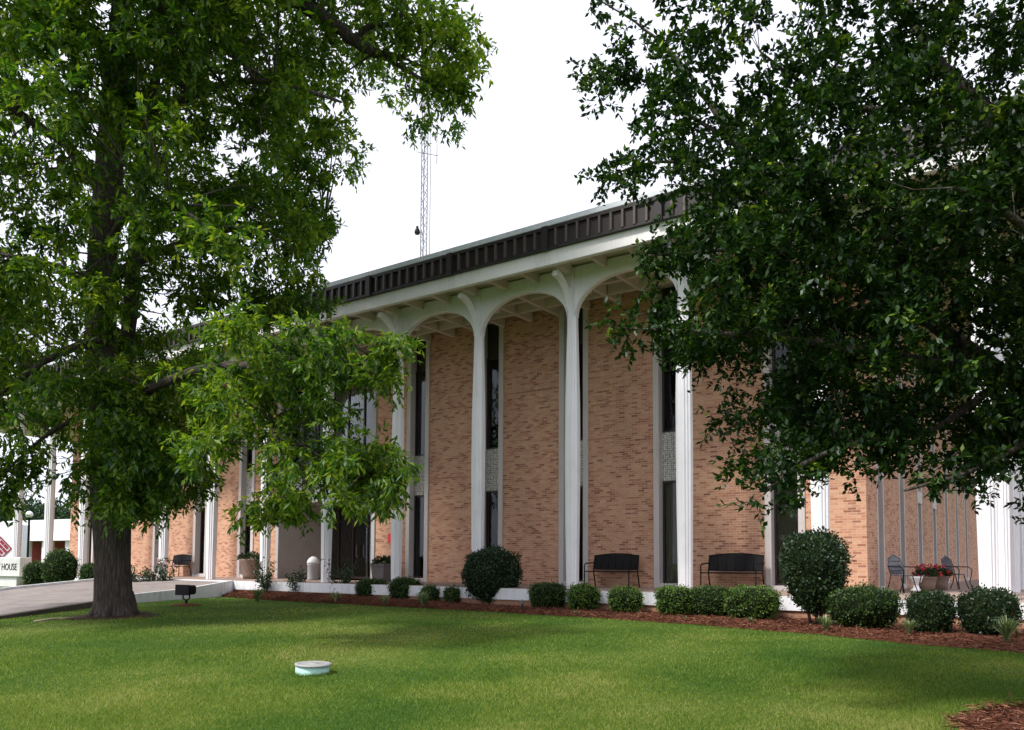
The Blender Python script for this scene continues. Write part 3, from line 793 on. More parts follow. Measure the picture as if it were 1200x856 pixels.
e = empty('valve_cover', p, 0, 'mint green round riser with grey lid standing in the lawn', 'utility cover')
MB().lathe([(.208, -.05), (.205, .10), (.195, .105), (.0001, .105)], 40).build('riser', M['mint'], e)
m = MB(); m.lathe([(.222, .107), (.228, .115), (.225, .132), (.19, .137), (.18, .131), (.06, .131), (.055, .138), (.0001, .138)], 40); m.xform(Matrix.Translation((.012, 0, 0)) @ Matrix.Rotation(R(1.5), 4, 'Y')); m.build('lid', M['lidgrey'], e)
a = ground(40, 730); b = ground(86, 726); a.z += .03; b.z += .04
m = MB(); m.tube([a, a.lerp(b, .4) + Vector((0, .05, .02)), a.lerp(b, .7) + Vector((0, -.04, .01)), b], [.02, .022, .016, .01], 6)
m.tube([a.lerp(b, .6), a.lerp(b, .8) + Vector((.1, .15, .03))], [.012, .006], 5)
tag(m.build('fallen_stick', M['stick']), 'pale dead stick lying on the grass left of the trunk', 'stick')

# ------------------------------------------------------------------ clipped shrubs
def shrub(name, p, w, h, label, cat, group, mat, shape='box', n=2600, L=.05, stem=0.0, parentkids=True):
    e = empty(name, p, random.uniform(0, 6), label, cat, group)
    # superellipsoid surface
    d = unit(n)
    ex = {'box': 3.2, 'globe': 2.3, 'taper': 2.6}[shape]
    def surf(d):
        nrm = (np.abs(d) ** ex).sum(1, keepdims=True) ** (1 / ex)
        q = d / nrm
        lump = 1 + .06 * np.sin(d[:, :1] * 7 + p.x * 5) * np.sin(d[:, 1:2] * 6 + p.y * 3) + .045 * np.sin(d[:, 2:3] * 9 + d[:, :1] * 8 + p.x * 7) + .03 * np.sin(d[:, 1:2] * 17 + d[:, 2:3] * 13)
        q = q * lump
        z = q[:, 2:3]
        if shape == 'taper': k = .80 + .20 * np.clip(z + .6, -.4, 1); q[:, :2] *= k
        elif shape == 'globe': k = .92 + .08 * z; q[:, :2] *= k
        else: k = .93 + .07 * z; q[:, :2] *= k
        return q * np.array([w / 2, w / 2, (h - stem) / 2]) + np.array([0, 0, stem + (h - stem) / 2])
    P = surf(d); P += d * rng.normal(0, .022, (n, 1)) - d * .02
    # a few stray shoots
    k = rng.random(n) > .94; P[k] += d[k] * rng.uniform(.01, .085, (k.sum(), 1)); P -= d * np.clip(rng.exponential(.02, (n, 1)), 0, .09)
    keep = P[:, 2] > -.02
    dirs = d * .7 + unit(n) * .8 + np.array([0, 0, .35])
    o = leaf_mesh('foliage', mat, P[keep], dirs[keep], (d + unit(n) * .5)[keep], rng.uniform(.7, 1.25, keep.sum()) * L, L * .55, parent=e)
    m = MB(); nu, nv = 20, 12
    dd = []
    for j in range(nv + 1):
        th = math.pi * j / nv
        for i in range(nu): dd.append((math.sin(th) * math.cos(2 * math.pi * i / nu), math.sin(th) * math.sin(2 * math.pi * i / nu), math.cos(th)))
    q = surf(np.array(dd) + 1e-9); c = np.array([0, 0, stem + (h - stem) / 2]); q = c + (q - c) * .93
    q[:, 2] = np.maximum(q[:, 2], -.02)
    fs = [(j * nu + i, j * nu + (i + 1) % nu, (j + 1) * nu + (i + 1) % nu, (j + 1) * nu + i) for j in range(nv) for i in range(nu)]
    m.add([tuple(v) for v in q], fs, True); m.build('dark_core', M['core'], e)  # solid near-black hull under the leaves, painting the shade inside the shrub
    if stem > 0:
        for a in (0, 2.1, 4.2):
            MB().tube([(.09 * math.cos(a), .09 * math.sin(a), -.02), (.16 * math.cos(a), .16 * math.sin(a), stem + .2)], .03, 6).build('stem', M['oakbark'], e)
    return e
def shrub_px(px, py0, py1, wpx, *a, **k):
    g = ground(px, py1); s = F_PX / depth(g); w = wpx / s
    f = Vector((FW.x, FW.y, 0)).normalized(); c = g + f * (w * .36); c.z = gz(c.x, c.y) + .03
    s = F_PX / depth(c); w = wpx / s
    top = c + Vector((0, 0, 0)); hor = at(px, py0, depth(c)).z - c.z
    return c, w, hor
BX = 'clipped boxwoods along the porch'
data = [
 # px, top, bottom, width, label, material, shape
 (433, 679, 706, 37, 'low round boxwood at the left end of the row beside the entrance', 'box', 'box'),
 (473, 678, 708, 36, 'low boxwood in front of the left white column base, second in the row', 'box', 'box'),
 (504, 687, 710, 26, 'small boxwood just left of the narrowest one', 'box', 'globe'),
 (531, 688, 711, 25, 'smallest boxwood touching the left side of the big dark globe shrub', 'box', 'globe'),
 (643, 684, 717, 45, 'boxwood right of the big dark globe shrub, dull olive top', 'box', 'box'),
 (685, 685, 720, 40, 'bright green boxwood under the left end of the middle bench', 'boxbright', 'globe'),
 (735, 688, 723, 43, 'bright green boxwood standing alone before the middle bench and white slab', 'boxbright', 'globe'),
 (794, 688, 726, 45, 'bright green boxwood starting the touching trio at the white column', 'boxbright', 'box'),
 (838, 688, 727, 50, 'dull boxwood in the middle of the touching trio before the right bench', 'box', 'box'),
 (889, 688, 731, 61, 'wide boxwood ending the touching trio, left of the tall clipped shrub', 'boxbright', 'box'),
 (1025, 687, 743, 87, 'widest low shrub just right of the tall clipped shrub', 'box', 'globe'),
 (1101, 694, 748, 52, 'dark low shrub in front of the patio chairs and flowers', 'holly', 'box'),
 (1173, 691, 752, 62, 'dark low shrub at the right picture edge before white columns', 'holly', 'box'),
]
for px, y0, y1, w, lab, mt, sh in data:
    c, ww, h = shrub_px(px, y0, y1, w)
    shrub('clipped_shrub', c, ww, h, lab, 'shrub', BX, M[mt], sh, n=int(2400 + 2200 * ww * h), L=.048)
c, ww, h = shrub_px(576, 643, 713, 72)
shrub('globe_shrub', c, ww, h, 'big dark globe shrub standing taller than the boxwoods around it', 'shrub', None, M['holly'], 'globe', n=7500, L=.062, stem=.05)
c, ww, h = shrub_px(966, 624, 739, 74)
shrub('tall_shrub', c, ww, h, 'tall clipped shrub with narrowed base before the corner window', 'shrub', None, M['holly'], 'taper', n=8000, L=.058, stem=.28)
# shrubs on the far left near the sign
GL = 'dark shrubs near the white sign'
for px, y0, y1, w, lab, n_ in [(70, 645, 681, 38, 'round dark shrub right of the white sign', 2500), (41, 659, 684, 26, 'low hedge shrub touching the right end of the white sign', 2000), (104, 661, 683, 22, 'small round shrub directly left of the big trunk', 1800)]:
    g = on_y(px, y1, -1.8); g.z = 0.0; s = F_PX / depth(g); ww = w / s; h = at(px, y0, depth(g)).z
    shrub('dark_shrub', g, ww, h, lab, 'shrub', GL, M['box'], 'globe', n=n_, L=.075)

def tuft(p, r, h, n, label):
    ang = rng.uniform(0, 2 * math.pi, n); rr = rng.uniform(.25, 1, n) * r; hh = h * rng.uniform(.6, 1.0, n)
    w = .014; V = []; T = []
    for i in range(n):
        ca, sa = math.cos(ang[i]), math.sin(ang[i]); b = len(V)
        for t in (0, .35, .7, 1):
            x = rr[i] * t ** 1.3; z = hh[i] * (1 - (1 - t) ** 1.6) * (1 - .35 * t ** 3 * rr[i] / r)
            ww = w * (1 - t * .85)
            V += [(ca * x - sa * ww, sa * x + ca * ww, z), (ca * x + sa * ww, sa * x - ca * ww, z)]
        for k in range(3):
            a = b + 2 * k; T += [a, a + 1, a + 3, a, a + 3, a + 2]
    o = raw_mesh('liriope_tuft', M['liriope'], np.array(V), np.array(T), None, p)
    return tag(o, label, 'grass tuft', 'striped grass tufts in the mulch')
for px, py, r, h, n, lab in [
 (968, 744, .24, .36, 80, 'striped grass tuft at the foot of the tall clipped shrub'),
 (1065, 749, .24, .36, 80, 'striped grass tuft between the widest low shrub and the dark one'),
 (1180, 758, .34, .50, 140, 'largest striped grass tuft in front of the rightmost low shrub'),
 (880, 735, .15, .20, 40, 'short striped grass tuft before the wide boxwood ending the trio'),
 (803, 730, .10, .14, 26, 'tiny striped grass tuft before the first boxwood of the trio'),
 (496, 713, .40, .50, 120, 'broad striped grass tuft before the second boxwood of the row'),
 (450, 711, .28, .34, 70, 'striped grass tuft between the two leftmost boxwoods'),
 (393, 708, .34, .42, 90, 'striped grass tuft below the entrance left of the boxwood row'),
 (302, 708, .44, .52, 130, 'striped grass tuft at the left end of the mulch by the ramp'),
 (675, 723, .10, .14, 24, 'tiny striped grass tuft between olive and bright boxwoods'),
]:
    g = ground(px, py); tuft((g.x, g.y, g.z + .03), r, h, n, lab)

def rose(p, h, r, label, blossoms=0):
    e = empty('rose_bush', p, 0, label, 'rose bush', 'loose rose bushes along the porch')
    m = MB(); tips = []
    for i in range(11):
        a = random.uniform(0, 6.28); rr = r * random.uniform(.3, 1); hh = h * random.uniform(.6, 1)
        q = Vector((rr * math.cos(a), rr * math.sin(a), hh)); m.tube([(0, 0, -.03), q * .5 + Vector((0, 0, .06)), q], [.013, .01, .006], 5); tips.append(q)
    m.build('stems', M['rose'], e)
    n = 620; t = rng.integers(0, len(tips), n); f = rng.uniform(.35, 1.05, n)
    T = np.array([list(q) for q in tips])
    P = T[t] * f[:, None] + rng.normal(size=(n, 3)) * .06
    leaf_mesh('leaves', M['rose'], P, unit(n), unit(n) * .6 + np.array([0, 0, 1]), .085, .055, parent=e)
    if blossoms:
        k = blossoms; P = T[rng.integers(0, len(tips), k)] + rng.normal(size=(k, 3)) * .05; P = np.repeat(P, 8, 0) + rng.normal(size=(k * 8, 3)) * .02
        leaf_mesh('blossoms', M['pinkpetal'], P, unit(k * 8), unit(k * 8), .05, .05, parent=e)
for px, py, h, r, bl, lab in [
 (311, 701, 1.15, .58, 0, 'loose dark rose bush at the right end of the ramp'),
 (347, 702, .95, .62, 0, 'loose dark rose bush before the grey entrance reveal'),
 (399, 704, 1.15, .58, 0, 'loose dark rose bush before the entrance doors')]:
    g = ground(px, py); rose((g.x, g.y, g.z + .06), h, r, lab, bl)
for px, py, h, r, bl, lab in [
 (161, 686, .80, .45, 0, 'rose bush just right of the big trunk across the walk'),
 (178, 686, .80, .40, 0, 'rose bush second right of the big trunk across the walk'),
 (194, 686, 1.0, .40, 14, 'taller rose bush with pale blossoms left of the small bench')]:
    g = on_z(px, py, .30); rose((g.x, min(g.y, -.9), .02), h + .25, r, lab, bl)

# ------------------------------------------------------------------ sign block, lamp post, store, mast
e = empty('name_sign', (0, 0, 0), 0, 'white block sign on the far left with dark carved letters', 'sign')
sp = at(23, 684, 36.0); e.location = (sp.x, sp.y, 0); e.rotation_euler = (0, 0, YAW - R(14))
MB().bbox(-4.6, 0, -.02, .62, .44, 1.30, .02).build('panel', M['signwhite'], e)
MB().bbox(-4.2, -.25, .08, .50, -.05, .438, .02).build('base', M['signwhite'], e)
def text(body, size, mat, parent, loc, rx=90, ext=.008, align='RIGHT', name='lettering'):
    c = bpy.data.curves.new(name, 'FONT'); c.body = body; c.size = size; c.extrude = ext; c.align_x = align; c.align_y = 'CENTER'; c.resolution_u = 3
    t = bpy.data.objects.new(name, c); COL.objects.link(t); dg = bpy.context.evaluated_depsgraph_get()
    me = bpy.data.meshes.new_from_object(t.evaluated_get(dg)); bpy.data.objects.remove(t)
    o = bpy.data.objects.new(name, me); COL.objects.link(o); me.materials.append(mat); o.parent = parent; o.location = loc; o.rotation_euler = (R(rx), 0, 0); return o
t_ = text('COURT HOUSE', .42, M['letter'], e, (-.16, -.026, .86))
t_.scale = (.62, 1.0, 1)

lp = at(32, 664, 62.0); lp.z = 0
e = empty('lamp_post', lp, 0, 'dark street lamp post with one white globe left of the building', 'lamp post')
top = at(32, 603, 62.0).z
MB().lathe([(.16, -.1), (.16, .5), (.09, .7), (.075, top - .35), (.12, top - .3), (.12, top - .22), (.0001, top - .22)], 14).build('post', M['blackmetal'], e)
m = MB(); pr = [(.26 * math.sin(math.pi * i / 10) + .0001, top - .26 * math.cos(math.pi * i / 10)) for i in range(11)]; m.lathe(pr, 18); m.build('globe', M['globe'], e)

# far store
st0 = at(82, 655, 88); stl = at(-120, 655, 105)
ang = math.atan2(st0.y - stl.y, st0.x - stl.x); ln = (Vector((st0.x, st0.y, 0)) - Vector((stl.x, stl.y, 0))).length
e = empty('brick_store', (stl.x, stl.y, 0), ang, 'distant red brick store with a deep white fascia seen through the left columns', 'building')
D_ = 20
MB().box(0, ln + 25, 2.2, D_, -.2, 3.3).build('brick_wall', M['storered'], e)
MB().box(-1, ln + 26, -.4, D_ + .4, 3.301, 5.6).build('fascia', M['storewhite'], e)
for i in range(9):
    x = ln - i * 4.2 + 16; MB().box(x - .45, x + .45, .2, 1.1, -.2, 3.3).build('pillar', M['storewhite'], e)
# blank white end pavilion carrying a maroon diamond mark
lo = at(11, 643, 70); e2 = empty('white_pavilion', (lo.x, lo.y, 0), YAW, 'plain white wall with a maroon brick patterned diamond mark at the left edge', 'building')
MB().box(-9, .55, .1, 2, -.2, at(0, 627, 70).z + .9).build('wall', M['storewhite'], e2)
m = MB(); z = lo.z; hh = 1.05
for k in range(4):
    a0, a1 = math.pi / 2 * k, math.pi / 2 * (k + 1)
    m.add([(hh * math.cos(a0), .06, z + hh * math.sin(a0)), (hh * math.cos(a1), .06, z + hh * math.sin(a1)), (.84 * hh * math.cos(a1), .06, z + .84 * hh * math.sin(a1)), (.84 * hh * math.cos(a0), .06, z + .84 * hh * math.sin(a0))], [(0, 1, 2, 3)])
m.xform(Matrix.Translation((-.85, 0, 0)))
q = MB(); s45 = hh * math.sqrt(2) * .84
for i in range(4):
    for j in range(2):
        o_ = .5 * (i % 2)
        a0 = (i + .10) / 4 - .5; a1 = (i + .90) / 4 - .5; b0 = (j + .07 + o_ * .5) / 2.5 - .5; b1 = (j + .93 + o_ * .5) / 2.5 - .5
        pts = [(u, v) for u, v in ((a0, b0), (a1, b0), (a1, b1), (a0, b1))]
        q.add([(-.85 + (u - v) * s45 * .7071, .06, z + (u + v) * s45 * .7071) for u, v in pts], [(0, 1, 2, 3)])
m.build('diamond_outline', M['maroon'], e2); q.build('diamond_bricks', M['maroon'], e2)

# lattice mast
mp = at(496, 300, 44.0)
e = empty('radio_mast', (mp.x, mp.y, 0), 0, 'thin steel lattice radio mast rising behind the roof', 'mast')
m = MB(); zt = at(500, 98, 44).z; rr = .19
legs = [(rr * math.cos(a), rr * math.sin(a)) for a in (.3, .3 + 2.094, .3 + 4.189)]
for x, y in legs: m.tube([(x, y, 0), (x, y, zt)], .034, 5)
z = 8.0; i = 0
while z < zt - .5:
    for k in range(3):
        a, b = legs[k], legs[(k + 1) % 3]
        if i % 2: a, b = b, a
        m.tube([(a[0], a[1], z), (b[0], b[1], z + .45)], .015, 4)
    z += .45; i += 1
m.build('lattice', M['galv'], e)
ar = MB(); za = at(498, 177, 44).z; dr = RT.copy(); dr.z = 0; dr.normalize()
ar.tube([dr * -.45 + Vector((0, 0, za + .12)), dr * .72 + Vector((0, 0, za - .10))], .022, 5); ar.build('cross_arm', M['galv'], e)
MB().tube([dr * .68 + Vector((0, 0, za - .55)), dr * .68 + Vector((0, 0, za + 2.6))], [.022, .012], 5).build('antenna', M['galv'], e)
MB().tube([dr * .33 + Vector((0, 0, 8)), dr * .33 + Vector((0, 0, zt + .3))], .03, 5).build('cable', M['lidgrey'], e)
m = MB(); zb = at(489, 272, 44).z; m.lathe([(.0001, -.13), (.12, -.10), (.16, 0), (.13, .13), (.07, .24), (.07, .34), (.0001, .34)], 14, (0, 0, zb)); m.xform(Matrix.Translation(dr * -.34)); m.tube([dr * -.34 + Vector((0, 0, zb)), dr * -.1 + Vector((0, 0, zb))], .025, 5); m.build('beacon', M['blackmetal'], e)

# ------------------------------------------------------------------ trees
def in_poly(poly, x, y):
    c = False; n = len(poly); j = n - 1
    for i in range(n):
        xi, yi = poly[i]; xj, yj = poly[j]
        if (yi > y) != (yj > y) and x < (xj - xi) * (y - yi) / (yj - yi) + xi: c = not c
        j = i
    return c
def dist_poly(poly, x, y):
    best = 1e9; n = len(poly)
    for i in range(n):
        ax, ay = poly[i]; bx, by = poly[(i + 1) % n]; dx, dy = bx - ax, by - ay
        t = max(0, min(1, ((x - ax) * dx + (y - ay) * dy) / (dx * dx + dy * dy + 1e-9)))
        best = min(best, math.hypot(x - ax - t * dx, y - ay - t * dy))
    return best
def clumps(poly, holes, n, dmean, thick, edge_px, rpx, keepf=None):
    """clump centres filling a crown volume: silhouette poly at distance dmean, thickness rounded towards its edge"""
    res = []
    xs_ = [p[0] for p in poly]; ys_ = [p[1] for p in poly]; tries = 0
    while len(res) < n and tries < n * 60:
        tries += 1
        x = random.uniform(min(xs_), max(xs_)); y = random.uniform(min(ys_), max(ys_))
        if not in_poly(poly, x, y): continue
        dd = dist_poly(poly, x, y)
        if dd < rpx:
            if random.random() > .12: continue
        if any(((x - hx) / hrx) ** 2 + ((y - hy) / hry) ** 2 < 1 for hx, hy, hrx, hry in holes): continue
        if keepf and random.random() > keepf(x, y): continue
        th = thick * math.sqrt(min(1, dd / edge_px) * (2 - min(1, dd / edge_px)))
        dz = random.uniform(-th, th)
        res.append(at(600 + (x - 600), y, dmean) + Vector((FW.x, FW.y, 0)) * dz)
    return res
def foliage(name, mat, centers, rad, twigs, leaves, L, Wd, droop, parent, base, flat=.75, cone=0.6, outward=None):
    """each clump = twigs fanning from its centre, each twig carrying a row of leaves"""
    C = np.array([list(c) for c in centers]); nC = len(C)
    nT = nC * twigs
    c = np.repeat(C, twigs, 0)
    rs = np.repeat(rng.uniform(.65, 1.25, nC), twigs)[:, None] * rad
    d = unit(nT); d[:, 2] *= flat
    if outward is not None:
        o = c - np.asarray(outward); o /= np.linalg.norm(o, axis=1, keepdims=True) + 1e-6; d += o * .45
    d /= np.linalg.norm(d, axis=1, keepdims=True)
    st = c + d * rs * rng.uniform(.15, .75, (nT, 1))
    tl = rs * rng.uniform(.35, .75, (nT, 1))
    td = d + unit(nT) * .5 + np.array([0, 0, -droop]); td /= np.linalg.norm(td, axis=1, keepdims=True)
    k = np.tile(np.linspace(.1, 1.0, leaves), nT)[:, None]
    s = np.repeat(st, leaves, 0); t = np.repeat(td, leaves, 0); l = np.repeat(tl, leaves, 0); n = len(s)
    P = s + t * l * k + np.array([0, 0, -1]) * (droop * .35) * l * k ** 2
    ld = t * .55 + unit(n) * .9 + np.array([0, 0, -droop * .8])
    nn = unit(n) * .7 + np.array([0, 0, 1.0])
    return leaf_mesh(name, mat, P - np.asarray(base), ld, nn, rng.uniform(.7, 1.2, n) * L, rng.uniform(.8, 1.15, n) * Wd, parent=parent)
def limbs(m, specs, n=8):
    """specs: lists of (px, py, depth, radius). Smoothed into a wandering tube. returns sample points"""
    pts = []
    for sp_ in specs:
        P = [at(a[0], a[1], a[2]) for a in sp_]; Rr = [a[3] for a in sp_]
        Q = []; RR = []
        for i in range(len(P) - 1):
            p0 = P[max(i - 1, 0)]; p1 = P[i]; p2 = P[i + 1]; p3 = P[min(i + 2, len(P) - 1)]
            for k in range(5):
                t = k / 5
                v = .5 * ((2 * p1) + (p2 - p0) * t + (2 * p0 - 5 * p1 + 4 * p2 - p3) * t * t + (3 * p1 - p0 - 3 * p2 + p3) * t ** 3)
                Q.append(v + Vector([random.gauss(0, 1) for _ in range(3)]) * Rr[i] * .12); RR.append(Rr[i] + (Rr[i + 1] - Rr[i]) * t)
        Q.append(P[-1]); RR.append(Rr[-1])
        m.tube(Q, RR, n, rough=.12); pts += list(zip(Q, RR))
    return pts
def tips(pts, rmax, prob):
    return [q + Vector([random.gauss(0, 1) for _ in range(3)]) * r * 3 for q, r in pts if r < rmax and random.random() < prob]
def connect(m, pts, centers, frac, r, maxd, n=4):
    Pn = np.array([list(p[0]) for p in pts])
    for c in centers:
        if random.random() > frac: continue
        d = np.linalg.norm(Pn - np.array(list(c)), axis=1) + np.where(Pn[:, 2] > c.z + .3, .8, 0)
        i = int(d.argmin())
        if d[i] > maxd: continue
        a = pts[i][0]; mid = a.lerp(c, .55) + Vector([random.gauss(0, .12) for _ in range(3)]) * min(1, d[i]) * .8 + Vector((0, 0, .08 * d[i]))
        m.tube([a, a.lerp(mid, .5), mid, c], [min(r, pts[i][1]), r * .8, r * .55, r * .25], n, cap=False)

# --- left pecan
TB = ground(134, 722); DT = depth(TB)
tree = empty('pecan_tree', TB, 0, 'tall pecan tree with thick dark trunk filling the left of the lawn', 'tree')
tm = MB()
tp = [(134, 727, .56), (134, 718, .47), (133, 700, .42), (132, 660, .385), (131, 620, .40), (129, 590, .41), (126, 540, .37), (122, 480, .355), (119, 420, .345), (118, 350, .335), (121, 290, .325), (125, 240, .31), (130, 170, .29), (137, 90, .265), (145, 0, .235), (152, -90, .20), (160, -200, .14)]
Q = [at(a, b, DT) for a, b, r in tp]
nseg = 22; sections = []
for i, (q, (_, _, r)) in enumerate(zip(Q, tp)):
    pts = []
    for k in range(nseg):
        a = 2 * math.pi * k / nseg
        flare = 1 + (.10 * math.sin(a * 5 + .6) + .06 * math.sin(a * 3)) * max(0, 1 - i / 3.0)
        rr = r * flare * (1 + .035 * math.sin(a * 4 + i * .7) + .03 * (random.random() - .5))
        pts.append((q.x + rr * math.cos(a), q.y + rr * math.sin(a), q.z))
    sections.append(pts)
sections[0] = [(x, y, z - .12) for x, y, z in sections[0]]
tm.loft(sections, True)
for a_ in (.2, 1.3, 2.3, 3.3, 4.4, 5.4):
    ca, sa = math.cos(a_), math.sin(a_)
    tm.tube([(TB.x + ca * r_, TB.y + sa * r_, TB.z + z_) for r_, z_ in ((.30, .55), (.36, .25), (.42, .08), (.54, -.02), (.66, -.10))], [.10, .12, .11, .07, .03], 8, rough=.2)
sm_ = MB(); vs = [(TB.x, TB.y, TB.z + .03)]; fs = []
for r_, h_ in ((.7, .022), (1.0, .005)):
    for k in range(48):
        a = 2 * math.pi * k / 48; rr = 1.0 * r_ * (1 + .12 * math.sin(a * 3 + 1) + .06 * math.sin(a * 8))
        x = TB.x + rr * math.cos(a) * 1.1; y = TB.y + rr * math.sin(a); vs.append((x, y, gz(x, y) + h_))
for k in range(48):
    b = (k + 1) % 48; fs += [(0, 1 + k, 1 + b), (1 + k, 49 + k, 49 + b, 1 + b)]
sm_.add(vs, fs, True); tag(sm_.build('bare_soil', M['ash']), kind='structure')
lim = [
 [(123, 230, DT, .20), (105, 205, DT - .3, .15), (78, 170, DT - .8, .12), (45, 148, DT - 1, .10), (0, 118, DT - 1.5, .07), (-70, 90, DT - 2, .04)],
 [(138, 90, DT, .20), (190, 20, DT - .5, .19), (260, -25, DT - 1, .17), (330, -5, DT - 1.3, .16), (380, 22, DT - 1.5, .145), (415, 48, DT - 1.6, .13), (445, 64, DT - 1.7, .10), (472, 68, DT - 1.7, .06)],
 [(415, 48, DT - 1.6, .09), (440, 30, DT - 1.8, .06), (490, 35, DT - 2, .04), (535, 60, DT - 2.1, .02)],
 [(445, 64, DT - 1.7, .06), (490, 90, DT - 1.9, .035), (530, 110, DT - 2, .015)],
 [(135, 500, DT + .3, .20), (147, 430, DT + .7, .18), (153, 340, DT + .9, .17), (163, 230, DT + 1, .15), (182, 100, DT + 1, .12), (205, -30, DT + 1, .08)],
 [(125, 500, DT, .13), (180, 455, DT - 2.0, .10), (250, 430, DT - 4.2, .085), (330, 430, DT - 5.6, .05), (410, 430, DT - 6.0, .03), (470, 408, DT - 6.3, .012)],
 [(250, 430, DT - 4.2, .05), (300, 480, DT - 5.4, .035), (390, 545, DT - 6, .025), (430, 555, DT - 6.2, .02), (475, 562, DT - 6.4, .008)],
 [(120, 400, DT, .12), (80, 410, DT - 1, .09), (30, 440, DT - 2, .06), (-40, 500, DT - 3, .03)],
 [(121, 330, DT, .13), (200, 290, DT + .8, .10), (290, 265, DT + 1.3, .06), (380, 260, DT + 1.5, .025)],
 [(129, 180, DT, .14), (210, 120, DT - 1.6, .10), (300, 95, DT - 2.6, .06), (400, 120, DT - 3, .025)],
 [(121, 300, DT, .12), (150, 250, DT - 2, .09), (200, 240, DT - 3.6, .05), (260, 280, DT - 4.4, .025)],
 [(118, 360, DT, .12), (100, 330, DT - 2, .08), (60, 310, DT - 3.5, .05), (10, 300, DT - 4.5, .02)],
 [(122, 480, DT, .07), (140, 520, DT - 1, .05), (160, 570, DT - 1.6, .03), (165, 600, DT - 1.8, .015)],
 [(122, 480, DT, .07), (70, 500, DT - .8, .05), (20, 540, DT - 1.4, .03), (-20, 580, DT - 1.8, .012)],
 [(140, 60, DT, .12), (90, 20, DT - 1, .09), (30, -20, DT - 2, .05), (-60, -60, DT - 3, .03)],
]
lp_ = limbs(tm, lim)
PL = [(-170, -170), (300, -190), (545, -150), (556, -20), (556, 45), (545, 95), (515, 112), (470, 100), (425, 135), (395, 162), (372, 185), (362, 208), (385, 235), (402, 285), (398, 330), (365, 348), (300, 362), (245, 372), (218, 395), (240, 430), (240, 500), (215, 560), (185, 595), (150, 608), (120, 600), (95, 565), (60, 590), (0, 585), (-170, 570)]
HL = [(32, 606, 26, 24), (208, 362, 20, 16), (92, 342, 20, 20), (92, 168, 20, 22), (35, 65, 18, 18), (100, 225, 14, 16), (470, 92, 34, 12), (425, 75, 18, 10), (500, 20, 14, 10), (430, 10, 14, 10), (20, 508, 34, 16), (70, 520, 22, 18), (105, 100, 12, 9), (270, 200, 10, 8), (330, 300, 10, 9), (60, 260, 12, 10)]
kf = lambda x, y: .2 if (y > 470 and x < 105) else .5 if (x > 395 and y < 150) else .8 if (x < 110 and y < 330) else (.55 if y < -60 else 1.0)
cl = clumps(PL, [(a, b, c + 8, d + 8) for a, b, c, d in HL], 760, DT - .5, 4.8, 170, 25, kf)
cl += clumps([(128, 400), (250, 385), (252, 540), (208, 590), (150, 608), (122, 592)], [], 42, DT - 1.6, 1.5, 60, 14)
cl += tips([q for q in lp_ if depth(q[0]) > DT - 4.6], .06, .45); tips_near = tips([q for q in lp_ if depth(q[0]) <= DT - 4.6], .04, .6)
connect(tm, lp_, cl, .6, .028, 3.2)
loc = np.array(list(TB))
foliage('crown', M['pecan'], cl, .60, 20, 13, .175, .066, .45, tree, loc, outward=list(at(125, 250, DT)))
PB = [(235, 390), (300, 365), (380, 368), (450, 380), (490, 405), (468, 448), (440, 490), (470, 528), (500, 566), (465, 600), (445, 610), (400, 622), (376, 645), (340, 625), (300, 600), (255, 604), (228, 565), (210, 480)]
cb = clumps(PB, [(335, 470, 12, 16), (430, 460, 16, 12), (400, 500, 12, 10), (300, 545, 12, 10)], 78, DT - 6.0, 1.6, 80, 15)
cb += tips_near
connect(tm, lp_, cb, .9, .016, 2.5)
foliage('lower_crown', M['boxbright'] if False else M['pecan'], cb, .37, 18, 12, .14, .050, .55, tree, loc)
cu = []
while len(cu) < 240:
    q = unit(1)[0] * rng.random() ** .35
    c = TB + Vector((q[0] * 7.5 + .5, q[1] * 7.0, 14.5 + q[2] * 6.0))
    rel = c - CAM; py_ = 428 + SHIFT - F_PX * rel.dot(UP) / rel.dot(FW)
    if py_ < -40: cu.append(c)
foliage('upper_crown', M['pecan'], cu, .95, 14, 10, .24, .10, .4, tree, loc)
tm.xform(Matrix.Translation(-TB)); tm.build('trunk', M['bark'], tree)

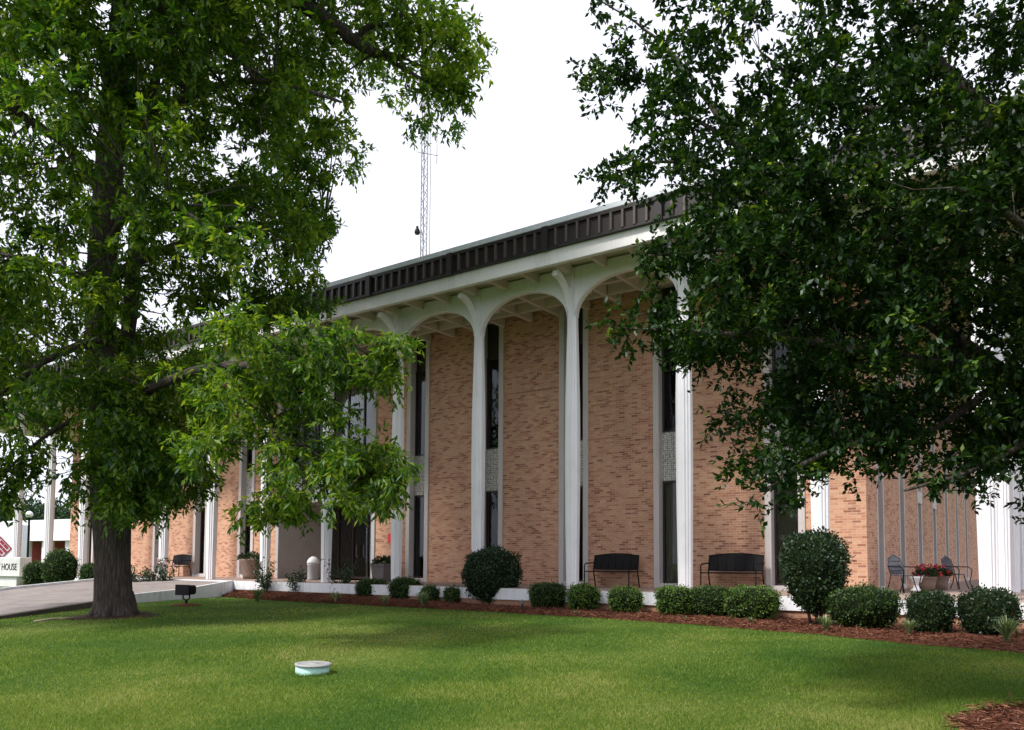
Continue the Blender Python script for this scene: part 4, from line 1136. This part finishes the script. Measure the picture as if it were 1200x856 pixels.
# --- right live oak
ot = empty('live_oak', OAK, 0, 'dark leaved oak overhanging from the right, trunk outside the picture', 'tree')
om = MB(); OD = depth(OAK)
tpx = [(OAK, .55), (OAK + Vector((0, 0, .5)), .42), (OAK + Vector((-.1, .1, 1.6)), .38), (OAK + Vector((-.25, .2, 2.8)), .36), (OAK + Vector((-.4, .3, 4.2)), .27), (OAK + Vector((-.5, .5, 5.8)), .18), (OAK + Vector((-.6, .6, 7.0)), .10)]
om.tube([a for a, r in tpx], [r for a, r in tpx], 18, rough=.08)
lim = [
 [(1345, 520, OD - .2, .20), (1270, 380, 8.0, .15), (1215, 230, 8.2, .12), (1145, 122, 8.5, .09), (1105, 80, 8.7, .07), (1080, 45, 8.8, .05), (1050, -40, 9, .03)],
 [(1345, 500, OD - .2, .16), (1180, 440, 8.2, .10), (1040, 340, 8.7, .07), (905, 232, 9.0, .055), (862, 168, 9.1, .05), (830, 120, 9.2, .032), (785, 60, 9.3, .02), (735, 20, 9.3, .012), (700, 0, 9.3, .006)],
 [(862, 168, 9.1, .03), (800, 130, 9.1, .02), (745, 90, 9.1, .012), (690, 92, 9.0, .006)],
 [(905, 232, 9.0, .035), (840, 200, 8.9, .025), (770, 190, 8.8, .015), (705, 210, 8.8, .007)],
 [(1180, 440, 8.2, .08), (1060, 420, 7.6, .05), (940, 400, 7.4, .035), (830, 390, 7.3, .02), (730, 385, 7.3, .008)],
 [(1180, 440, 8.2, .05), (1100, 500, 7.4, .03), (1000, 520, 7.1, .02), (930, 550, 7.0, .02), (895, 580, 7.0, .008)],
 [(1270, 480, 8.0, .05), (1200, 520, 7.0, .028), (1130, 555, 6.7, .018), (1060, 575, 6.6, .012)],
 [(1215, 230, 8.2, .06), (1130, 260, 7.6, .045), (1020, 280, 7.4, .03), (900, 290, 7.4, .018), (760, 300, 7.5, .008)],
 [(1145, 122, 8.5, .05), (1040, 130, 8.4, .035), (960, 110, 8.4, .02), (890, 60, 8.4, .01)],
 [(1270, 380, 8, .07), (1230, 300, 6.6, .05), (1180, 250, 6.2, .03), (1120, 220, 6.0, .012)],
]
op = limbs(om, lim, 7)
PR = [(690, -60), (688, 12), (735, 30), (742, 70), (740, 82), (690, 88), (690, 100), (742, 112), (705, 125), (702, 140), (742, 150), (748, 172), (705, 200), (712, 218), (765, 224), (790, 245), (742, 285), (736, 312), (770, 340), (722, 382), (738, 418), (802, 418), (845, 470), (832, 512), (862, 548), (900, 590), (925, 572), (960, 556), (1005, 562), (1060, 585), (1110, 560), (1150, 575), (1190, 596), (1330, 600), (1400, 200), (1330, -90)]
HR = [(840, 30, 44, 62), (872, 100, 26, 44), (795, 0, 30, 32), (722, 60, 22, 16), (720, 165, 26, 14), (955, 148, 16, 9), (1075, 160, 34, 16), (1095, 118, 16, 6), (1030, 162, 14, 12), (775, 270, 12, 14), (870, 455, 22, 18), (1090, 190, 16, 14), (905, 15, 12, 14), (770, 395, 10, 10)]
kr = lambda x, y: (.5 if (x < 860 and y < 230) else .72 if y < 170 else 1.0) * (.5 if x > 1230 else 1.0)
oc = clumps(PR, [(a, b, c + 16, d + 16) for a, b, c, d in HR], 860, 8.0, 1.7, 150, 24, kr)
oc += tips(op, .03, .55)
connect(om, op, oc, .55, .007, .65)
oloc = np.array(list(OAK))
foliage('crown', M['oak'], oc, .225, 16, 10, .074, .038, .08, ot, oloc, flat=.85)
cu = []
while len(cu) < 230:
    q = unit(1)[0] * rng.random() ** .4
    c = OAK + Vector((q[0] * 5.0, q[1] * 5.0, 5.6 + q[2] * 3.0))
    rel = c - CAM; dz_ = rel.dot(FW)
    px_ = 600 + F_PX * rel.dot(RT) / max(dz_, .01); py_ = 428 + SHIFT - F_PX * rel.dot(UP) / max(dz_, .01)
    if (dz_ < -.8) or (dz_ > 1.0 and (px_ - 1000 / dz_ > 1225 or py_ + 1000 / dz_ < -20)): cu.append(c)
foliage('upper_crown', M['oak'], cu, .55, 14, 9, .13, .065, .1, ot, oloc)
om.xform(Matrix.Translation(-OAK)); om.build('trunk', M['oakbark'], ot)

# --- far trees left
def far_tree(px, d, ph, w, label):
    g = at(px, 660, d); g.z = 0
    h = at(px, ph, d).z
    e = empty('distant_tree', g, 0, label, 'tree', 'trees behind the distant store')
    MB().tube([(0, 0, -.2), (0, 0, h * .45), (.2, .1, h * .8)], [.35, .25, .08], 8).build('trunk', M['bark'], e)
    cs = []
    for i in range(60):
        q = unit(1)[0] * random.random() ** .4
        cs.append(Vector((q[0] * w / 2, q[1] * w / 2, h * .56 + q[2] * h * .42)))
    foliage('crown', M['fartree'], cs, w * .16, 12, 9, .55, .30, .2, e, (0, 0, 0))
for px, d, ph, w, lab in [(-30, 118, 560, 13, 'distant tree at the left edge above the white store fascia'), (8, 125, 572, 11, 'distant tree seen left of the outer porch column'), (42, 120, 585, 10, 'distant tree behind the street lamp globe'), (72, 130, 590, 11, 'distant tree between the two outer porch columns'), (100, 126, 578, 12, 'distant tree hidden mostly by the brick wall end')]:
    far_tree(px, d, ph, w, lab)

# ------------------------------------------------------------------ grass and straw
n = 620000
px = rng.uniform(-160, 1360, n); py = 700 + (rng.random(n) ** .85) * 190
dx = (px - 600) / F_PX; dyv = -(py - 428 - SHIFT) / F_PX
RD = np.array(list(FW))[None] + dx[:, None] * np.array(list(RT)) + dyv[:, None] * np.array(list(UP))
z = np.zeros(n)
for _ in range(8):
    t = (z - CAM.z) / RD[:, 2]; X = CAM.x + RD[:, 0] * t; Y = CAM.y + RD[:, 1] * t; z = gzv(X, Y)
X += rng.normal(0, .05, n); Y += rng.normal(0, .05, n); z = gzv(X, Y)
ok = (t > 0) & (t < 60)
ey = np.interp(X, [e_[0] for e_ in edge], [e_[1] for e_ in edge]) + .06 * np.sin(X * 2.3)
ok &= Y < ey + rng.normal(0, .05, n)
wx = np.interp(Y, [r_[1] for r_ in rt_], [r_[0] for r_ in rt_]); wl = np.interp(Y, [r_[1] for r_ in lf_], [r_[0] for r_ in lf_])
ok &= (X > wx + .12) | (X < wl - .2)
ok &= np.hypot(X - OAK.x, Y - OAK.y) > ringr * .99 + rng.normal(0, .06, n)
ok &= np.hypot(X - TB.x, Y - TB.y) > .62 + np.abs(rng.normal(0, .28, n))
VC = ground(366, 790)
X, Y, z, t = X[ok], Y[ok], z[ok], t[ok]
ne = 900; ae = rng.uniform(0, 6.283, ne); re_ = .215 + np.abs(rng.normal(0, .03, ne))
X = np.concatenate([X, VC.x + re_ * np.cos(ae)]); Y = np.concatenate([Y, VC.y + re_ * np.sin(ae)]); z = gzv(X, Y); t = np.concatenate([t, np.full(ne, depth(VC))]); n = len(X)
h = rng.uniform(.012, .038, n) * np.where(np.arange(n) >= n - ne, 1.9, 1.0) * (1 + .35 * np.sin(X * 1.3) * np.sin(Y * 1.1)); a = rng.uniform(0, 2 * math.pi, n)
wd = .0024 * np.maximum(1, t / 6.5)
lean = rng.normal(0, .75, (n, 2)) * h[:, None]
V = np.empty((n, 3, 3), np.float32)
V[:, 0] = np.stack([X - np.cos(a) * wd, Y - np.sin(a) * wd, z - .004], 1); V[:, 1] = np.stack([X + np.cos(a) * wd, Y + np.sin(a) * wd, z - .004], 1)
V[:, 2] = np.stack([X + lean[:, 0], Y + lean[:, 1], z + h], 1)
tag(raw_mesh('grass', M['grass'], V.reshape(-1, 3), np.arange(n * 3)), kind='stuff')
# pine straw litter over the mulch
n = 26000
X = rng.uniform(-22, 3, n); e0 = np.interp(X, [e_[0] for e_ in edge], [e_[1] for e_ in edge]); Y = e0 - .05 + rng.random(n) ** 1.3 * (-.65 - e0)
n2 = 9000; an = rng.uniform(0, 6.283, n2); rr = ringr * np.sqrt(rng.random(n2)) * 1.0
X = np.concatenate([X, OAK.x + rr * np.cos(an)]); Y = np.concatenate([Y, OAK.y + rr * np.sin(an)]); n = len(X)
zz = gzv(X, Y) + .02 + rng.random(n) * .05
zz[:26000] += .035 * np.clip((Y[:26000] - e0) * 3, 0, 1) + .15 * np.clip((Y[:26000] - e0) / (-.4 - e0), 0, 1) * np.clip((-11 - X[:26000]) / 6, 0, 1)
zz[26000:] += .09 * (1 - rr / ringr)
d = unit(n); d[:, 2] *= .25
tag(leaf_mesh('pine_straw', M['straw'], np.stack([X, Y, zz], 1), d, unit(n) + np.array([0, 0, 1.5]), rng.uniform(.05, .13, n), .012), kind='stuff')
